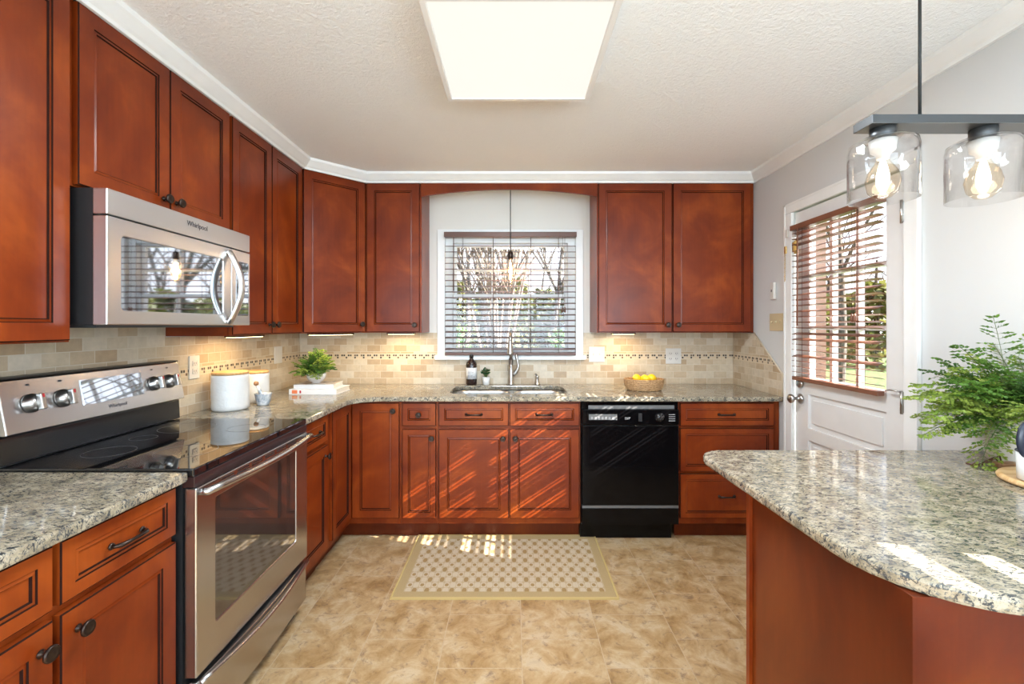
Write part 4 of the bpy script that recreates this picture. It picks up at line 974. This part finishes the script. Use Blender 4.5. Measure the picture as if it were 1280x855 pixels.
# lemon basket
bk = thing('wicker_basket', 'shallow woven wicker basket holding the lemons', 'basket', (.905, 3.165, ZT+.0005))
m = MB(); m.lathe([(.105, 0), (.112, .003), (.001, .0031)], n=48)
for i in range(9):
    z = .006+i*.0085; r_ = .112+.020*math.sin(min(1, i/8)*PI/2*1.1)
    m.lathe([(r_+.005*math.cos(k*PI/4), z+.005*math.sin(k*PI/4)) for k in range(8)], n=48, closed=True)
for i in range(40):
    a = i*2*PI/40; pts = []
    for k in range(10):
        z = .004+k*.0082; r_ = .112+.020*math.sin(min(1, k/8)*PI/2*1.1)+(.006 if (k+i) % 2 else -.004); pts.append((r_*math.cos(a), r_*math.sin(a), z))
    m.tube(pts, .0028, 5)
bmesh.ops.scale(m.b, vec=(1, .78, 1), verts=m.b.verts); m.build('woven_body', 'wicker', bk)
lem = [(-.060, -.030, .036, .2, 'lemon lying lowest at the left front of the basket'), (.020, -.045, .036, 1.2, 'lemon lying low at the front middle of the basket'), (.072, .0, .036, 2.0, 'lemon low against the right side of the basket'),
       (-.055, .038, .038, .9, 'lemon at the back left of the basket'), (.02, .040, .036, 2.6, 'lemon at the back right of the basket'),
       (-.050, .002, .082, .5, 'lemon on top at the left of the pile'), (.002, -.012, .080, 2.5, 'lemon on top at the middle of the pile'), (.052, -.004, .083, .1, 'lemon on top at the right of the pile')]
for x, y, z, r_, lab in lem:
    m = MB(); m.lathe([(.001, -.037), (.006, -.034), (.009, -.030), (.020, -.020), (.0265, -.006), (.027, .005), (.021, .019), (.010, .029), (.006, .034), (.001, .037)], n=24, axis='X')
    q = m.build('lemon', 'lemon'); q.location = (.905+x, 3.165+y, ZT+z); q.rotation_euler = (.2*r_, .15, r_); tag(q, lab, 'lemon', 'lemons in the wicker basket')

# peninsula right edge objects
o = thing('round_board', 'round pale wooden serving board at the right end of the peninsula', 'board', (1.526, 1.255, ZT+.0005))
m = MB(); m.lathe([(.127, 0), (.136, .004), (.138, .010), (.134, .016), (.125, .017), (.118, .013), (.001, .013)], n=64); m.build('tray', 'board', o)
o = thing('enamel_mug', 'white enamel mug with black rim standing on the round board', 'mug', (1.455, 1.262, ZT+.0140))
m = MB(); m.lathe([(.035, 0), (.043, .003), (.045, .080), (.043, .080), (.041, .006), (.001, .005)], n=36); m.build('cup', 'enamel', o)
m = MB(); m.lathe([(.0445+.0022*math.cos(k*PI/4), .0805+.0022*math.sin(k*PI/4)) for k in range(8)], n=36, closed=True); m.build('rim', 'ink', o)
m = MB(); m.tube([(.043, .01, .066), (.070, .016, .064), (.074, .017, .040), (.064, .015, .020), (.042, .01, .018)], .005, 10); m.build('handle', 'enamel', o)
o = thing('spoon', 'dark spoon with a broad oval bowl standing in the enamel mug', 'spoon', (1.455, 1.262, ZT+.0195))
m = MB(); m.tube([(.0, 0, .001), (-.012, 0, .05), (-.026, 0, .085)], [.005, .005, .007], 10)
m.sphere((-.034, 0, .110), .052, sc=(.56, .20, 1.0), n=24); m.build('spoon_body', 'navy', o)
o = thing('paddle_board', 'brown wooden paddle board with a leather loop behind the round board', 'board', (1.60, 1.440, ZT+.0005))
m = MB(); m.prism(rrect(-.085, -.022, .08, .010, .010), 0, .016); m.build('paddle', 'board_dark', o, bevel=.004)
m = MB(); m.tube([(-.075, -.006, .017), (-.085, -.004, .030), (-.105, -.004, .022), (-.13, 0, .006), (-.150, .004, .005), (-.165, .006, .009)], .0026, 7); m.tube([(-.070, -.01, .017), (-.078, -.012, .038), (-.10, -.010, .024), (-.13, -.004, .005), (-.158, -.010, .004)], .0026, 7); m.sphere((-.143, 0, .007), .006, n=8); m.build('leather_loop', 'leather', o)
o = MB().box(0, 0, 0, .016, .20, .150, bev=.004).build('cutting_board', 'board'); o.location = (XR-.020, 1.375, ZT+.0005)
tag(o, 'pale wooden cutting board standing against the wall behind the planter', 'board')

# ------------------------------------------------------------ outdoors
GZ = -.35
MBg = MB(); MBg.box(-40, 3.9, GZ-.1, 3.2, 70, GZ); struct(MBg.build('ground_back', 'leaves_ground'), 'leaf covered yard behind the house')
MBg = MB(); MBg.box(3.21, -30, GZ-.1, 60, 70, GZ).box(2.0, -30, GZ-.1, 3.2, 3.89, GZ); struct(MBg.build('ground_side', 'grass'), 'lawn beside the house')
MBg = MB(); MBg.box(-40, -30, GZ-.1, 1.99, -3.4, GZ); struct(MBg.build('ground_front', 'grass'), 'lawn behind the camera')
struct(MB().box(-25, 9.0, GZ+.002, 3.15, 12.0, GZ+.03).build('driveway', 'drive'), 'pale driveway crossing the back yard')
def tree(name, label, cat, loc, h, r, nb, seed, bark, group, lean=.05, spread=1.0, foliage=None, nl=0, cr_=None):
    o = thing(name, label, cat, loc, 0, group); rnd = random.Random(seed); m = MB()
    def br(p, d, L, r0, dep):
        pts = [p.copy()]; q = p.copy(); dd = d.copy()
        for i in range(5): dd = (dd+Vector((rnd.uniform(-.12, .12), rnd.uniform(-.12, .12), rnd.uniform(-.03, .08)))).normalized(); q = q+dd*L/5; pts.append(q.copy())
        m.tube(pts, [r0*(1-.14*i) for i in range(6)], 6 if dep else 9, cap=False)
        if dep < 2:
            for k in range(nb if dep == 0 else 4):
                i = rnd.randint(2 if dep == 0 else 1, 5); a = rnd.uniform(0, 2*PI); nd = (dd*.7+Vector((math.cos(a), math.sin(a), rnd.uniform(.1, .6)))*spread).normalized()
                br(pts[i], nd, L*rnd.uniform(.35, .55), r0*.42, dep+1)
    br(Vector((0, 0, -.02)), Vector((rnd.uniform(-lean, lean), rnd.uniform(-lean, lean), 1)).normalized(), h, r, 0)
    m.build('trunk', bark, o)
    if foliage:
        m = MB(); cz, cw, ch = cr_
        for i in range(nl):
            a = rnd.uniform(0, 2*PI); t = rnd.random(); rr_ = cw*math.sqrt(rnd.random())*(1-.75*t)
            p = Vector((rr_*math.cos(a), rr_*math.sin(a), cz+ch*t)); s_ = cw*.11
            leafquad(m, p, Vector((rnd.uniform(-1, 1), rnd.uniform(-1, 1), rnd.uniform(-1, .5))), Vector((rnd.uniform(-1, 1), rnd.uniform(-1, 1), 1)), s_*1.6, s_)
        m.build('crown', foliage, o)
    return o
rnd = random.Random(21)
for i in range(12):
    y = 13+i*2.7+rnd.uniform(-.4, .4); x = y*(-.17+.32*((i*5) % 12)/11)*1.3
    tree('bare_tree', 'tall bare grey trunk seen through the sink window', 'tree', (x, y, GZ), rnd.uniform(8, 10), rnd.uniform(.10, .20), 8, 100+i, 'bark', 'bare trees behind the sink window', spread=.55)
for i in range(9):
    y = 30+8*(i % 2); x = (-.20+.40*i/8)*y*1.3
    tree('evergreen_tree', 'olive green evergreen far behind the sink window', 'tree', (x, y, GZ), 5.0, .14, 3, 300+i, 'bark', 'evergreens behind the sink window', foliage='evergreen', nl=1800, cr_=(.2, 2.6, 4.4))
# multi-stem shrub in the middle of the window
o = thing('multistem_shrub', 'pale many-stemmed bare shrub fanning out behind the sink window', 'shrub', (-.25, 7.2, GZ)); m = MB(); rnd = random.Random(8)
for i in range(22):
    a = rnd.uniform(0, 2*PI); s_ = rnd.uniform(.15, .50); pts = []
    for k in range(7): t = k/6; pts.append((math.cos(a)*s_*(t+.5*t*t)*1.5+rnd.uniform(-.02, .02), math.sin(a)*s_*t*1.2, 4.2*t))
    m.tube(pts, [.030*(1-.11*k) for k in range(7)], 6)
    for k in (3, 4, 5):
        p = Vector(pts[k])
        for q in range(3): b_ = rnd.uniform(0, 2*PI); e = p+Vector((math.cos(b_)*.5, math.sin(b_)*.5, rnd.uniform(.4, .9))); m.tube([p, (p+e)/2+Vector((0, 0, .05)), e], [.010, .008, .004], 5)
m.build('stems', 'pale_bark', o)
def bush(label, loc, r, h, seed, n=500, ls=.09):
    o = thing('leafy_bush', label, 'bush', loc); rnd = random.Random(seed); m = MB(); ms = MB()
    for i in range(14): a = rnd.uniform(0, 2*PI); ms.tube([(0, 0, 0), (math.cos(a)*r*.35, math.sin(a)*r*.35, h*.5), (math.cos(a)*r*.7, math.sin(a)*r*.7, h*.92)], [.015, .01, .005], 5)
    for i in range(n):
        a = rnd.uniform(0, 2*PI); t = rnd.random(); rr_ = r*(.45+.55*t)*math.sqrt(rnd.random())*(1 if t < .85 else .7)
        leafquad(m, Vector((rr_*math.cos(a), rr_*math.sin(a), h*(.15+.85*t))), Vector((rnd.uniform(-1, 1), rnd.uniform(-1, 1), rnd.uniform(-.4, 1))), Vector((rnd.uniform(-1, 1), rnd.uniform(-1, 1), 1)), ls, ls*.55)
    m.build('foliage', 'bush', o); ms.build('stems', 'bark', o)
bush('bright green bush at the lower left of the sink window', (-.62, 4.55, GZ), .24, 1.70, 1); bush('bright green bush at the lower right of the sink window', (.52, 4.55, GZ), .22, 1.62, 2)
o = thing('yard_sign', 'round pale blue sign on a thin pole in the yard', 'sign', (1.02, 8.6, GZ)); m = MB(); m.tube([(0, 0, 0), (0, 0, 1.55)], .018, 8); m.build('pole', 'label', o)
m = MB(); m.lathe([(.001, -.012), (.13, -.012), (.13, .012), (.001, .012)], (0, -.035, 1.62), 28, axis='Y'); m.build('sign_face', 'sign', o)
# seen through the back door
for (y, lab) in ((3.30, 'brown porch post outside the back door, farther of the two'),):
    o = thing('porch_post', lab, 'post', (2.95, 4.45, GZ)); MB().box(-.06, -.06, 0, .06, .06, 3.0, bev=.004).build('shaft', 'porch', o); MB().box(-.09, -.09, .0, .09, .09, .12).build('foot', 'porch', o)
rnd = random.Random(4)
for i in range(9):
    d = 8+i*1.6; x = d; y = d*(1.40+.6*((i*4) % 9)/9)
    tree('side_tree', 'bare trunk seen through the back door window', 'tree', (x, y, GZ), rnd.uniform(7, 9), rnd.uniform(.10, .18), 7, 500+i, 'bark', 'bare trees beyond the back door', spread=.55)
for i in range(7):
    x = 15+3*(i % 2); y = x*(1.25+.85*i/6)
    tree('side_evergreen', 'evergreen standing beyond the lawn outside the back door', 'tree', (x, y, GZ), 4.5, .14, 3, 600+i, 'bark', 'evergreens beyond the back door', foliage='evergreen', nl=1200, cr_=(.2, 2.2, 3.2))
